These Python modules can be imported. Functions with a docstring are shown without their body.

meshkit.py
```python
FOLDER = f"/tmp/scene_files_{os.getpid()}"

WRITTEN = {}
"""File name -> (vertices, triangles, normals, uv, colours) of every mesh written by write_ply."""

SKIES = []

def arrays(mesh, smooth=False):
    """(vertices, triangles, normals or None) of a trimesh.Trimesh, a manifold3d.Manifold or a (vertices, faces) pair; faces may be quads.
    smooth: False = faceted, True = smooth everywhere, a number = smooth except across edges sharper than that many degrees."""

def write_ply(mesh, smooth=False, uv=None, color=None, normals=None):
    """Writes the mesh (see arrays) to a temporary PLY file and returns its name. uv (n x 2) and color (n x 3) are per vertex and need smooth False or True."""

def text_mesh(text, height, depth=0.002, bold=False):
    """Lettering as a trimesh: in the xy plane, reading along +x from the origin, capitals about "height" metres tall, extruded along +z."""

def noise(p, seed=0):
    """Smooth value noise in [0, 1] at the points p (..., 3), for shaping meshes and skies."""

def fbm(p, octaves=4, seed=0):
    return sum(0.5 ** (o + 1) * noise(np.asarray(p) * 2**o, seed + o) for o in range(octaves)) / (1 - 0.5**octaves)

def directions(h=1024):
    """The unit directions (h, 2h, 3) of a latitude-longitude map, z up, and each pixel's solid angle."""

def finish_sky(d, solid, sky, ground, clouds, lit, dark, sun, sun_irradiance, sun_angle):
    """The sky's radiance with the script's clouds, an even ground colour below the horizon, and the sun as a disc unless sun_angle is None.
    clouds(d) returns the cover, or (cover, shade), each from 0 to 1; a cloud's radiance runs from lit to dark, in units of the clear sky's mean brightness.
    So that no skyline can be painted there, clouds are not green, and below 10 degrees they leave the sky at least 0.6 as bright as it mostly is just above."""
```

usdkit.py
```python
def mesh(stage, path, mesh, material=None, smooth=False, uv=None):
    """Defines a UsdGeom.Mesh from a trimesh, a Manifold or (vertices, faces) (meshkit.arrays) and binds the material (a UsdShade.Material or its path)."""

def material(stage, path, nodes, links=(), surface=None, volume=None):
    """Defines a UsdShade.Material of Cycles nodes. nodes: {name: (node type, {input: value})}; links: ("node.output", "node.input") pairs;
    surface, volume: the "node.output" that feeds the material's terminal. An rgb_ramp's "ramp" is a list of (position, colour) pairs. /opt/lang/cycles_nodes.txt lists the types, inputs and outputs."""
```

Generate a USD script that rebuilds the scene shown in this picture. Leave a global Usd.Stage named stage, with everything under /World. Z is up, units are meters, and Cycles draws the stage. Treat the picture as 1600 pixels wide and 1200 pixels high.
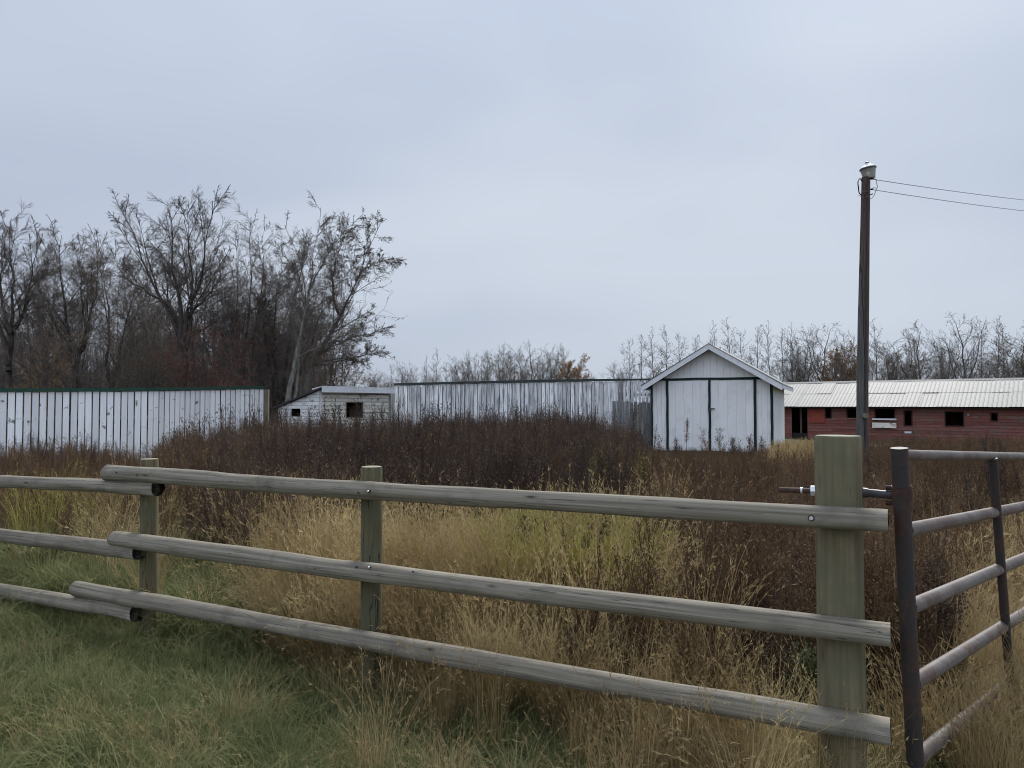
import math, random
import numpy as np
import trimesh, usdkit, meshkit
from shapely.geometry import Polygon, box as sbox
from pxr import Usd, UsdGeom, UsdLux, UsdShade, Gf, Sdf, Vt

# ------------------------------------------------------------------ camera, sky, sun, exposure
stage = Usd.Stage.CreateInMemory()
UsdGeom.SetStageUpAxis(stage, 'Z')
UsdGeom.SetStageMetersPerUnit(stage, 1.0)
UsdGeom.Xform.Define(stage, '/World')
UsdGeom.Scope.Define(stage, '/World/Looks')

F, EYE, HORIZON = 1100.0, 1.58, 632.0            # focal length in photo pixels, eye height, horizon row
PITCH = math.atan((HORIZON - 600.0) / F)
EXPOSURE = 1.5
SUN_AZ, SUN_EL = math.radians(205.0), math.radians(44.0)   # azimuth measured from +y towards +x
SKY_STRENGTH, SUN_INTENSITY = 0.06, 0.4

cam = UsdGeom.Camera.Define(stage, '/World/camera')
cam.CreateHorizontalApertureAttr(36.0)
cam.CreateVerticalApertureAttr(27.0)
cam.CreateFocalLengthAttr(36.0 * F / 1600.0)
cam.CreateClippingRangeAttr(Gf.Vec2f(0.05, 20000.0))
cam.CreateExposureAttr(EXPOSURE)
cam.AddTranslateOp().Set(Gf.Vec3d(0, 0, EYE))
cam.AddRotateXOp().Set(90.0 + math.degrees(PITCH))

sky_mat = usdkit.material(stage, '/World/Looks/sky_look', {
    'sky': ('sky_texture', {'sky_type': 'single_scattering', 'sun_disc': False, 'sun_elevation': SUN_EL, 'sun_rotation': SUN_AZ,
                            'altitude': 600.0, 'aerosol_density': 2.0}),
    'co': ('texture_coordinate', {}),
    'mp': ('mapping', {'scale': (1.0, 1.0, 2.6)}),
    'n': ('noise_texture', {'scale': 1.15, 'detail': 3.0, 'roughness': 0.45, 'distortion': 0.2}),
    'cr': ('rgb_ramp', {'ramp': [(0.30, (2.52, 2.86, 3.60)), (0.50, (2.92, 3.27, 3.92)), (0.68, (3.55, 3.88, 4.40))]}),
    'm': ('mix', {'fac': 0.96}), 'xyz': ('separate_xyz', {}), 'z2': ('math', {'math_type': 'multiply', 'use_clamp': True}),
    'ov': ('math', {'math_type': 'multiply_add', 'value2': 0.9, 'value3': 1.0}), 'lift': ('hsv', {}),     # overcast: brighter overhead than at the horizon
    'bg': ('background_shader', {'strength': SKY_STRENGTH}),
}, [('co.generated', 'mp.vector'), ('mp.vector', 'n.vector'), ('n.fac', 'cr.fac'), ('sky.color', 'm.color1'), ('cr.color', 'lift.color'), ('lift.color', 'm.color2'),
    ('co.generated', 'xyz.vector'), ('xyz.z', 'z2.value1'), ('xyz.z', 'z2.value2'), ('z2.value', 'ov.value1'), ('ov.value', 'lift.value'),
    ('m.color', 'bg.color')], surface='bg.background')
dome = UsdLux.DomeLight.Define(stage, '/World/sky')
UsdShade.MaterialBindingAPI.Apply(dome.GetPrim()).Bind(sky_mat)
dome.GetPrim().SetCustomDataByKey('kind', 'structure')

sun = UsdLux.DistantLight.Define(stage, '/World/sun')
sun.CreateIntensityAttr(SUN_INTENSITY)
sun.CreateAngleAttr(25.0)
sun.CreateNormalizeAttr(True)
sun.CreateColorAttr(Gf.Vec3f(1.0, 0.97, 0.93))
sun.AddRotateZOp().Set(180.0 - math.degrees(SUN_AZ))
sun.AddRotateXOp().Set(-(90.0 - math.degrees(SUN_EL)))


# ------------------------------------------------------------------ helpers
def ray(px, py):
    a, b = (px - 800.0) / F, -(py - 600.0) / F
    c, s = math.cos(PITCH), math.sin(PITCH)
    return np.array([a, c - b * s, s + b * c])


def at(px, py, Y):
    d = ray(px, py)
    return np.array([0, 0, EYE]) + d * (Y / d[1])


def hit(px, py, p0, n):
    d = ray(px, py)
    o = np.array([0, 0, EYE])
    return o + d * (np.dot(np.asarray(p0) - o, n) / np.dot(d, n))


def smooth(e0, e1, x):
    t = np.clip((np.asarray(x, float) - e0) / (e1 - e0), 0, 1)
    return t * t * (3 - 2 * t)


def ground_z(x, y):
    x, y = np.asarray(x, float), np.asarray(y, float)
    p = np.stack([x * 0.35, y * 0.35, 0 * x], -1)
    z = (meshkit.noise(p, 3) - 0.5) * 0.10
    z = z - 0.40 * smooth(26, 36, y) * smooth(9, 17, x)
    return z


names = {}


def path_of(name, parent=None):
    base = str(parent.GetPath()) if parent is not None else '/World'
    key = base + '/' + name
    k = names.get(key, -1) + 1
    names[key] = k
    return key if k == 0 else f'{key}_{k:03d}'


def tag(p, label=None, cat=None, group=None, kind=None):
    for k, v in (('label', label), ('category', cat), ('group', group), ('kind', kind)):
        if v:
            p.SetCustomDataByKey(k, v)
    return p


def thing(name, label, cat, loc=(0, 0, 0), rotz=0.0, group=None):
    x = UsdGeom.Xform.Define(stage, path_of(name))
    x.AddTranslateOp().Set(Gf.Vec3d(*map(float, loc)))
    x.AddRotateZOp().Set(float(rotz))
    return tag(x.GetPrim(), label, cat, group)


def obj(name, mesh, mat, parent=None, smooth=False, xf=None, label=None):
    m = usdkit.mesh(stage, path_of(name, parent), mesh, mat, smooth)
    if xf is not None:
        m.AddTransformOp().Set(Gf.Matrix4d(*np.asarray(xf, float).T.ravel().tolist()))
    if label:
        tag(m.GetPrim(), label)
    return m.GetPrim()


class MB:
    """Collects vertices and faces into one mesh."""
    def __init__(s):
        s.v, s.f, s.n = [], [], 0

    def add(s, v, f):
        s.v.append(np.asarray(v, float)); s.f.append(np.asarray(f, int) + s.n); s.n += len(v)
        return s

    def tm(s, m):
        return s.add(m.vertices, m.faces)

    def box(s, lo, hi):
        lo, hi = np.asarray(lo, float), np.asarray(hi, float)
        v = np.array([[(lo, hi)[i][0], (lo, hi)[j][1], (lo, hi)[k][2]] for i in (0, 1) for j in (0, 1) for k in (0, 1)])
        f = [[0, 1, 3], [0, 3, 2], [4, 6, 7], [4, 7, 5], [0, 4, 5], [0, 5, 1], [2, 3, 7], [2, 7, 6], [0, 2, 6], [0, 6, 4], [1, 5, 7], [1, 7, 3]]
        return s.add(v, f)

    def get(s):
        return np.vstack(s.v), np.vstack(s.f)


def bx(lo, hi):
    return MB().box(lo, hi).get()


def prism(poly, y0, y1):
    """A polygon in (x, z) extruded along y."""
    mb = MB()
    for g in getattr(poly, 'geoms', [poly]):
        if g.is_empty or g.area < 1e-5:
            continue
        m = trimesh.creation.extrude_polygon(g, y1 - y0, engine='earcut')
        v = np.array(m.vertices)
        mb.add(np.stack([v[:, 0], y1 - v[:, 2], v[:, 1]], 1), m.faces)
    return mb.get() if mb.v else None


def lathe(profile, n=24):
    m = trimesh.creation.revolve(np.asarray(profile, float), sections=n)
    return m


def tubes(P, R, S, caps=False):
    """P (N,K,3), R (N,K): N polylines as open tapered tubes of S sides."""
    P, R = np.asarray(P, float), np.asarray(R, float)
    N, K, _ = P.shape
    T = np.empty_like(P)
    T[:, 1:-1] = P[:, 2:] - P[:, :-2]
    T[:, 0], T[:, -1] = P[:, 1] - P[:, 0], P[:, -1] - P[:, -2]
    T /= np.linalg.norm(T, axis=2, keepdims=True) + 1e-12
    ref = np.where(np.abs(T[..., 2:3]) < 0.9, [0, 0, 1.0], [1.0, 0, 0])
    A = np.cross(T, ref); A /= np.linalg.norm(A, axis=2, keepdims=True) + 1e-12
    B = np.cross(T, A)
    ang = np.arange(S) * 2 * np.pi / S
    V = P[:, :, None] + R[:, :, None, None] * (np.cos(ang)[:, None] * A[:, :, None] + np.sin(ang)[:, None] * B[:, :, None])
    i, k, j = np.meshgrid(np.arange(N), np.arange(K - 1), np.arange(S), indexing='ij')
    b = (i * K + k) * S
    j2 = (j + 1) % S
    q = np.stack([b + j, b + j2, b + S + j2, b + S + j], -1).reshape(-1, 4)
    f = np.vstack([q[:, [0, 1, 2]], q[:, [0, 2, 3]]])
    if caps:
        ca = np.vstack([np.stack([np.zeros(S - 2, int), np.arange(1, S - 1), np.arange(2, S)], 1)])
        for n in range(N):
            f = np.vstack([f, ca[:, ::-1] + n * K * S, ca + (n * K + K - 1) * S])
    return V.reshape(-1, 3), f


def instancer(name, protos, mat, pos, rot, scl, idx, label, cat, mats=None, kind='stuff'):
    """protos: list of meshes. rot: (n,) yaw radians or (n,2) yaw+tilt."""
    pi = UsdGeom.PointInstancer.Define(stage, path_of(name))
    targets = []
    for k, m in enumerate(protos):
        pr = usdkit.mesh(stage, path_of('tuft', pi.GetPrim()), m, mats[k] if mats else mat)
        targets.append(pr.GetPath())
    pi.CreatePrototypesRel().SetTargets(targets)
    pi.CreateProtoIndicesAttr(Vt.IntArray.FromNumpy(np.asarray(idx, np.int32)))
    pi.CreatePositionsAttr(Vt.Vec3fArray.FromNumpy(np.asarray(pos, np.float32)))
    yaw = np.asarray(rot, float)
    q = np.stack([np.cos(yaw / 2), 0 * yaw, 0 * yaw, np.sin(yaw / 2)], 1)
    pi.CreateOrientationsAttr(Vt.QuathArray([Gf.Quath(float(a), 0.0, 0.0, float(d)) for a, _, _, d in q]))
    s = np.asarray(scl, float)
    if s.ndim == 1:
        s = np.stack([s, s, s], 1)
    pi.CreateScalesAttr(Vt.Vec3fArray.FromNumpy(s.astype(np.float32)))
    return tag(pi.GetPrim(), label, cat, kind=kind)


# ------------------------------------------------------------------ materials
def look(name, nodes, links, surface='p.BSDF'):
    return usdkit.material(stage, '/World/Looks/' + name, nodes, links, surface=surface)


def plain(name, col, rough=0.7, spec=0.3, metallic=0.0):
    return look(name, {'p': ('principled_bsdf', {'base_color': col, 'roughness': rough, 'specular_ior_level': spec, 'metallic': metallic})}, [])


def grain(name, ramp, stretch, scale=6.0, rough=0.85, bump=0.3, bdist=0.004, crack=None, crack_at=(0.30, 0.36), vary=0.0, knots=None, blotch=None, blotch_scale=2.0, blotch_at=(0.5, 0.65), coords='object', detail=6.0):
    """Stretched-noise wood: ramp of colours along fine grain, dark cracks, patches of a second colour, tone per board."""
    nodes = {
        'co': ('texture_coordinate', {}), 'geo': ('geometry', {}), 'oi': ('object_info', {}),
        'mp': ('mapping', {'scale': stretch}),
        'n': ('noise_texture', {'scale': scale, 'detail': detail, 'roughness': 0.6}),
        'r': ('rgb_ramp', {'ramp': ramp}),
        'p': ('principled_bsdf', {'roughness': rough, 'specular_ior_level': 0.2}),
        'bp': ('bump', {'strength': bump, 'distance': bdist}),
    }
    src = 'co.object' if coords == 'object' else 'geo.position'
    links = [('mp.vector', 'n.vector'), ('n.fac', 'r.fac'), ('n.fac', 'bp.height'), ('bp.normal', 'p.normal')]
    if vary:   # each board samples a different piece of the pattern and has its own tone
        nodes['off'] = ('vector_math', {'math_type': 'scale', 'vector1': (37.0, 53.0, 29.0)})
        nodes['add'] = ('vector_math', {'math_type': 'add'})
        links += [('oi.random', 'off.scale'), (src, 'add.vector1'), ('off.vector', 'add.vector2'), ('add.vector', 'mp.vector')]
        src2 = 'add.vector'
    else:
        links += [(src, 'mp.vector')]
        src2 = src
    last = 'r.color'
    if blotch is not None:
        nodes['bn'] = ('noise_texture', {'scale': blotch_scale, 'detail': 5.0, 'roughness': 0.65})
        nodes['br'] = ('rgb_ramp', {'ramp': [(blotch_at[0], (0, 0, 0)), (blotch_at[1], (1, 1, 1))]})
        nodes['bm'] = ('mix', {'color2': blotch})
        links += [(src2, 'bn.vector'), ('bn.fac', 'br.fac'), ('br.color', 'bm.fac'), (last, 'bm.color1')]
        last = 'bm.color'
    if crack is not None:
        nodes['cm'] = ('mapping', {'scale': tuple(s * 0.45 for s in stretch)})
        nodes['cn'] = ('noise_texture', {'scale': scale * 1.3, 'detail': 2.0, 'roughness': 0.5, 'distortion': 0.15})
        nodes['ca'] = ('math', {'math_type': 'subtract', 'value2': 0.5})
        nodes['cb'] = ('math', {'math_type': 'absolute'})
        nodes['cc'] = ('rgb_ramp', {'ramp': [(crack_at[0], (1, 1, 1)), (crack_at[1], (0, 0, 0))]})
        nodes['cx'] = ('mix', {'color2': crack})
        links += [(src2, 'cm.vector'), ('cm.vector', 'cn.vector'), ('cn.fac', 'ca.value1'), ('ca.value', 'cb.value1'), ('cb.value', 'cc.fac'),
                  ('cc.color', 'cx.fac'), (last, 'cx.color1')]
        last = 'cx.color'
    if knots is not None:      # dark knots drawn out along the grain
        nodes['km'] = ('mapping', {'scale': knots[0]})
        nodes['kv'] = ('voronoi_texture', {'scale': 1.0, 'randomness': 1.0})
        nodes['kr'] = ('rgb_ramp', {'ramp': [(0.035, (1, 1, 1)), (0.075, (0.35, 0.35, 0.35)), (0.13, (0, 0, 0))]})
        nodes['kx'] = ('mix', {'color2': knots[1]})
        links += [(src2, 'km.vector'), ('km.vector', 'kv.vector'), ('kv.distance', 'kr.fac'), ('kr.color', 'kx.fac'), (last, 'kx.color1')]
        last = 'kx.color'
    if vary:
        nodes['vr'] = ('map_range', {'from_min': 0.0, 'from_max': 1.0, 'to_min': 1.0 - vary, 'to_max': 1.0 + vary})
        nodes['vh'] = ('hsv', {})
        links += [('oi.random', 'vr.value'), ('vr.result', 'vh.value'), (last, 'vh.color')]
        last = 'vh.color'
    links.append((last, 'p.base_color'))
    return look(name, nodes, links)


M = {}
M['rail'] = grain('weathered_rail', [(0.28, (0.10, 0.088, 0.069)), (0.45, (0.19, 0.172, 0.138)), (0.68, (0.285, 0.262, 0.212))], (0.45, 30, 30), 2.5, bump=0.6, bdist=0.005, knots=((2.6, 11, 11), (0.05, 0.042, 0.034)),
                  crack=(0.045, 0.041, 0.035), crack_at=(0.002, 0.006), blotch=(0.14, 0.128, 0.104), blotch_scale=5.0, blotch_at=(0.52, 0.72), vary=0.06)
M['rail_end'] = grain('rail_end_grain', [(0.3, (0.075, 0.066, 0.055)), (0.7, (0.19, 0.17, 0.145))], (8, 8, 8), 4.0)
M['post'] = grain('mossy_post', [(0.25, (0.06, 0.051, 0.028)), (0.5, (0.12, 0.104, 0.058)), (0.75, (0.18, 0.157, 0.095))], (18, 18, 0.9), 2.5, bump=0.5, bdist=0.005, knots=((11, 11, 2.6), (0.04, 0.034, 0.022)),
                  crack=(0.025, 0.024, 0.018), crack_at=(0.004, 0.010), blotch=(0.098, 0.10, 0.062), blotch_scale=6.0, blotch_at=(0.45, 0.65), vary=0.05)
M['gate_post'] = grain('treated_gate_post', [(0.2, (0.075, 0.062, 0.040)), (0.5, (0.178, 0.148, 0.09)), (0.8, (0.265, 0.223, 0.145))], (18, 18, 0.7), 2.2, bump=0.5, bdist=0.004, knots=((9, 9, 2.4), (0.06, 0.048, 0.03)),
                       crack=(0.085, 0.072, 0.045), crack_at=(0.001, 0.0032), blotch=(0.112, 0.116, 0.076), blotch_scale=4.0, blotch_at=(0.42, 0.68))
M['post_top'] = grain('post_top_grain', [(0.3, (0.16, 0.16, 0.11)), (0.7, (0.33, 0.33, 0.25))], (9, 9, 9), 5.0)


def worn_metal(name, base, rust, scale=9.0, at_=(0.48, 0.6), rough=0.5):
    return look(name, {
        'co': ('texture_coordinate', {}), 'n': ('noise_texture', {'scale': scale, 'detail': 7.0, 'roughness': 0.7}),
        'r': ('rgb_ramp', {'ramp': [(at_[0], base), (at_[1], rust)]}), 'n2': ('noise_texture', {'scale': 90.0, 'detail': 3.0}),
        'hs': ('hsv', {}), 'mr': ('map_range', {'from_min': 0.3, 'from_max': 0.7, 'to_min': 0.75, 'to_max': 1.2}),
        'bp': ('bump', {'strength': 0.25, 'distance': 0.002}),
        'p': ('principled_bsdf', {'roughness': rough, 'specular_ior_level': 0.4})},
        [('co.object', 'n.vector'), ('co.object', 'n2.vector'), ('n.fac', 'r.fac'), ('r.color', 'hs.color'), ('n2.fac', 'mr.value'), ('mr.result', 'hs.value'),
         ('hs.color', 'p.base_color'), ('n2.fac', 'bp.height'), ('bp.normal', 'p.normal')])


M['gate_rail'] = worn_metal('worn_gate_rail', (0.125, 0.113, 0.103), (0.082, 0.053, 0.044), 6.0, (0.40, 0.58), 0.55)
M['gate_upright'] = worn_metal('dark_gate_upright', (0.022, 0.021, 0.022), (0.045, 0.023, 0.018), 7.0, (0.44, 0.6), 0.55)
M['rust'] = worn_metal('rusty_rod', (0.06, 0.028, 0.02), (0.03, 0.018, 0.016), 30.0, (0.45, 0.6), 0.75)
M['dark_steel'] = worn_metal('dark_steel', (0.05, 0.05, 0.055), (0.045, 0.03, 0.026), 12.0, (0.5, 0.65), 0.45)
M['zinc'] = plain('zinc', (0.62, 0.66, 0.7), 0.35, 0.5, 0.7)

M['white_board'] = grain('peeling_white_board', [(0.3, (0.72, 0.735, 0.755)), (0.7, (0.82, 0.83, 0.845))], (10, 10, 0.8), 2.2, bump=0.2, vary=0.11,
                         blotch=(0.20, 0.20, 0.20), blotch_scale=4.5, blotch_at=(0.63, 0.68), coords='world')
M['worn_board'] = grain('worn_whitewashed_board', [(0.32, (0.13, 0.133, 0.138)), (0.43, (0.36, 0.372, 0.385)), (0.53, (0.74, 0.755, 0.77))], (14, 14, 0.7), 2.2, bump=0.3, vary=0.24, coords='world')
M['grey_board'] = grain('bare_grey_board', [(0.3, (0.11, 0.112, 0.115)), (0.7, (0.27, 0.275, 0.28))], (9, 9, 0.6), 2.4, vary=0.22, coords='world')
M['green_trim'] = grain('dark_green_trim', [(0.3, (0.010, 0.045, 0.032)), (0.7, (0.02, 0.075, 0.052))], (2, 2, 2), 5.0, rough=0.6, coords='world')
M['grey_cap'] = grain('weathered_cap', [(0.3, (0.025, 0.035, 0.035)), (0.7, (0.06, 0.075, 0.075))], (2, 2, 2), 5.0, coords='world')
M['brown_post'] = grain('brown_post', [(0.3, (0.10, 0.085, 0.06)), (0.7, (0.2, 0.175, 0.135))], (9, 9, 0.8), 3.0, coords='world')
M['shed_board'] = grain('shed_siding', [(0.3, (0.70, 0.71, 0.72)), (0.7, (0.78, 0.785, 0.795))], (4, 4, 0.6), 1.5, bump=0.12, vary=0.035,
                        blotch=(0.60, 0.605, 0.605), blotch_scale=2.0, blotch_at=(0.52, 0.75), coords='world')
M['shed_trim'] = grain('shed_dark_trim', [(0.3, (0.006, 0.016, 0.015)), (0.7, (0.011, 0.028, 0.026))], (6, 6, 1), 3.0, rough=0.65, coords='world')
M['fascia'] = grain('white_fascia', [(0.3, (0.58, 0.60, 0.63)), (0.7, (0.7, 0.72, 0.75))], (3, 3, 3), 2.0, bump=0.1, blotch=(0.45, 0.46, 0.46), blotch_scale=3.0, blotch_at=(0.56, 0.75), coords='world')
M['clapboard_side'] = grain('white_clapboard', [(0.3, (0.60, 0.61, 0.62)), (0.7, (0.76, 0.765, 0.775))], (1.0, 1.0, 9), 2.0, vary=0.08, blotch=(0.19, 0.19, 0.19), blotch_scale=3.5, blotch_at=(0.56, 0.66), coords='world')
M['clapboard'] = grain('cream_clapboard', [(0.3, (0.56, 0.54, 0.475)), (0.7, (0.73, 0.71, 0.635))], (1.0, 1.0, 9), 2.0, vary=0.08, blotch=(0.22, 0.205, 0.18), blotch_scale=3.5, blotch_at=(0.56, 0.66), coords='world')
M['black_roll'] = plain('black_roofing', (0.03, 0.03, 0.032), 0.9)
M['red_board'] = grain('faded_red_board', [(0.3, (0.145, 0.055, 0.047)), (0.7, (0.235, 0.09, 0.076))], (1.2, 1.2, 9), 2.0, vary=0.16, blotch=(0.16, 0.115, 0.10), blotch_scale=1.4, blotch_at=(0.47, 0.66), coords='world')
M['red_panel'] = grain('bright_red_door', [(0.3, (0.22, 0.05, 0.036)), (0.7, (0.29, 0.072, 0.052))], (1.2, 1.2, 6), 2.0, vary=0.08, coords='world')
M['dark_red'] = plain('dark_red_trim', (0.035, 0.016, 0.015), 0.8)
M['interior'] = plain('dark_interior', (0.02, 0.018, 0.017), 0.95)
M['roof_sheet'] = grain('galvanised_sheet', [(0.3, (0.10, 0.105, 0.105)), (0.7, (0.15, 0.157, 0.155))], (2.5, 2.5, 1.2), 1.4, rough=0.5, bump=0.05, vary=0.07, blotch=(0.105, 0.105, 0.10), blotch_scale=1.2, blotch_at=(0.5, 0.75), coords='world')
M['pole'] = look('old_pole', {
    'co': ('texture_coordinate', {}), 'mp': ('mapping', {'scale': (14, 14, 0.7)}), 'n': ('noise_texture', {'scale': 2.4, 'detail': 6.0, 'roughness': 0.65}),
    'g': ('rgb_ramp', {'ramp': [(0.3, (0.045, 0.045, 0.042)), (0.7, (0.125, 0.125, 0.115))]}),
    'b': ('rgb_ramp', {'ramp': [(0.3, (0.042, 0.031, 0.026)), (0.7, (0.115, 0.084, 0.068))]}),
    'sx': ('separate_xyz', {}), 'mr': ('map_range', {'from_min': -0.02, 'from_max': 0.03, 'clamp': True}),
    'm': ('mix', {}), 'cr': ('rgb_ramp', {'ramp': [(0.0, (1, 1, 1)), (0.012, (0, 0, 0))]}), 'ab': ('math', {'math_type': 'absolute'}),
    'dk': ('mix', {'color2': (0.012, 0.011, 0.010)}),
    'wv': ('noise_texture', {'scale': 1.4, 'detail': 2.0}), 'wm': ('map_range', {'from_min': 0.3, 'from_max': 0.7, 'to_min': -0.03, 'to_max': 0.03}),
    'su': ('math', {'math_type': 'subtract'}),
    'bp': ('bump', {'strength': 0.4, 'distance': 0.006}), 'p': ('principled_bsdf', {'roughness': 0.85, 'specular_ior_level': 0.2})},
    [('co.object', 'mp.vector'), ('mp.vector', 'n.vector'), ('n.fac', 'g.fac'), ('n.fac', 'b.fac'), ('co.object', 'sx.vector'), ('co.object', 'wv.vector'), ('wv.fac', 'wm.value'),
     ('sx.x', 'su.value1'), ('wm.result', 'su.value2'), ('su.value', 'mr.value'), ('mr.result', 'm.fac'), ('g.color', 'm.color1'), ('b.color', 'm.color2'),
     ('su.value', 'ab.value1'), ('ab.value', 'cr.fac'), ('cr.color', 'dk.fac'), ('m.color', 'dk.color1'), ('dk.color', 'p.base_color'),
     ('n.fac', 'bp.height'), ('bp.normal', 'p.normal')])
M['lamp_cap'] = plain('lamp_cap', (0.72, 0.73, 0.73), 0.4)
M['lamp_bowl'] = look('lamp_bowl', {'p': ('principled_bsdf', {'base_color': (0.40, 0.41, 0.38), 'roughness': 0.25, 'specular_ior_level': 0.5, 'transmission_weight': 0.25})}, [])
M['black_wire'] = plain('black_wire', (0.025, 0.025, 0.028), 0.6)
M['grey_wire'] = plain('grey_wire', (0.10, 0.105, 0.115), 0.6)


def bark(name, dark, light, white=None):
    nodes = {'geo': ('geometry', {}), 'mp': ('mapping', {'scale': (6, 6, 2.2)}), 'n': ('noise_texture', {'scale': 1.6, 'detail': 5.0, 'roughness': 0.65}),
             'r': ('rgb_ramp', {'ramp': [(0.3, dark), (0.7, light)]}), 'p': ('principled_bsdf', {'roughness': 0.9, 'specular_ior_level': 0.15})}
    links = [('geo.position', 'mp.vector'), ('mp.vector', 'n.vector'), ('n.fac', 'r.fac'), ('r.color', 'p.base_color')]
    return look(name, nodes, links)


M['bark_dark'] = bark('dark_bark', (0.032, 0.028, 0.025), (0.09, 0.081, 0.074))
M['bark_grey'] = bark('grey_bark', (0.06, 0.056, 0.05), (0.15, 0.14, 0.125))
M['bark_pale'] = bark('pale_aspen_bark', (0.06, 0.056, 0.05), (0.25, 0.24, 0.22))
M['twig_dark'] = bark('dark_twigs', (0.065, 0.055, 0.049), (0.165, 0.143, 0.128))
M['twig_grey'] = bark('grey_twigs', (0.08, 0.069, 0.064), (0.19, 0.168, 0.155))
M['twig_brown'] = bark('brown_twigs', (0.085, 0.07, 0.057), (0.20, 0.167, 0.138))
M['twig_red'] = bark('reddish_twigs', (0.075, 0.042, 0.037), (0.17, 0.098, 0.085))


def leafy(name, cols, transl=0.25, scale=1.2, spread=0.35, rough=0.8):
    """Leaf and blade material: colour per blade (island), drifting over the ground in patches."""
    n = len(cols)
    nodes = {'geo': ('geometry', {}), 'oi': ('object_info', {}), 'nz': ('noise_texture', {'scale': scale, 'detail': 3.0, 'roughness': 0.55}),
             'a': ('math', {'math_type': 'multiply_add', 'value2': spread, 'value3': -spread / 2}), 'b': ('math', {'math_type': 'add'}),
             'r': ('rgb_ramp', {'ramp': [(0.25 + 0.5 * i / (n - 1), c) for i, c in enumerate(cols)]}),
             'd': ('principled_bsdf', {'roughness': rough, 'specular_ior_level': 0.15}), 't': ('translucent_bsdf', {}), 'm': ('mix_closure', {'fac': transl})}
    links = [('geo.position', 'nz.vector'), ('geo.random_per_island', 'a.value1'), ('a.value', 'b.value1'), ('nz.fac', 'b.value2'), ('b.value', 'r.fac'),
             ('r.color', 'd.base_color'), ('r.color', 't.color'), ('d.BSDF', 'm.closure1'), ('t.BSDF', 'm.closure2')]
    return look(name, nodes, links, 'm.closure')


M['straw'] = leafy('straw_blades', [(0.30, 0.225, 0.115), (0.47, 0.38, 0.205), (0.60, 0.51, 0.31), (0.66, 0.59, 0.41)], 0.3, 1.3, 0.45)
M['gold'] = leafy('golden_blades', [(0.30, 0.23, 0.09), (0.44, 0.365, 0.14), (0.50, 0.44, 0.18)], 0.3, 1.1, 0.4)
M['lime'] = leafy('yellow_green_blades', [(0.21, 0.195, 0.06), (0.345, 0.32, 0.095), (0.47, 0.425, 0.16)], 0.3, 1.1, 0.4)
M['green'] = leafy('green_blades', [(0.15, 0.165, 0.068), (0.245, 0.26, 0.12), (0.35, 0.335, 0.175), (0.55, 0.47, 0.28)], 0.25, 1.6, 0.5)
M['rust_grass'] = leafy('rusty_blades', [(0.09, 0.056, 0.036), (0.15, 0.098, 0.06), (0.25, 0.175, 0.105)], 0.25, 1.2, 0.45)
M['weed_dark'] = leafy('dark_weed', [(0.064, 0.046, 0.037), (0.135, 0.092, 0.070), (0.26, 0.18, 0.13)], 0.12, 0.5, 0.35)
M['weed_brown'] = leafy('brown_weed', [(0.115, 0.073, 0.042), (0.215, 0.138, 0.078), (0.35, 0.24, 0.135)], 0.15, 0.5, 0.4)
M['weed_green'] = leafy('green_weed', [(0.07, 0.09, 0.04), (0.115, 0.14, 0.065), (0.19, 0.20, 0.10)], 0.2, 1.0, 0.4)
M['dead_leaf'] = leafy('dead_leaves', [(0.085, 0.062, 0.036), (0.14, 0.105, 0.06), (0.21, 0.15, 0.075)], 0.2, 0.4, 0.4)
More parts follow.
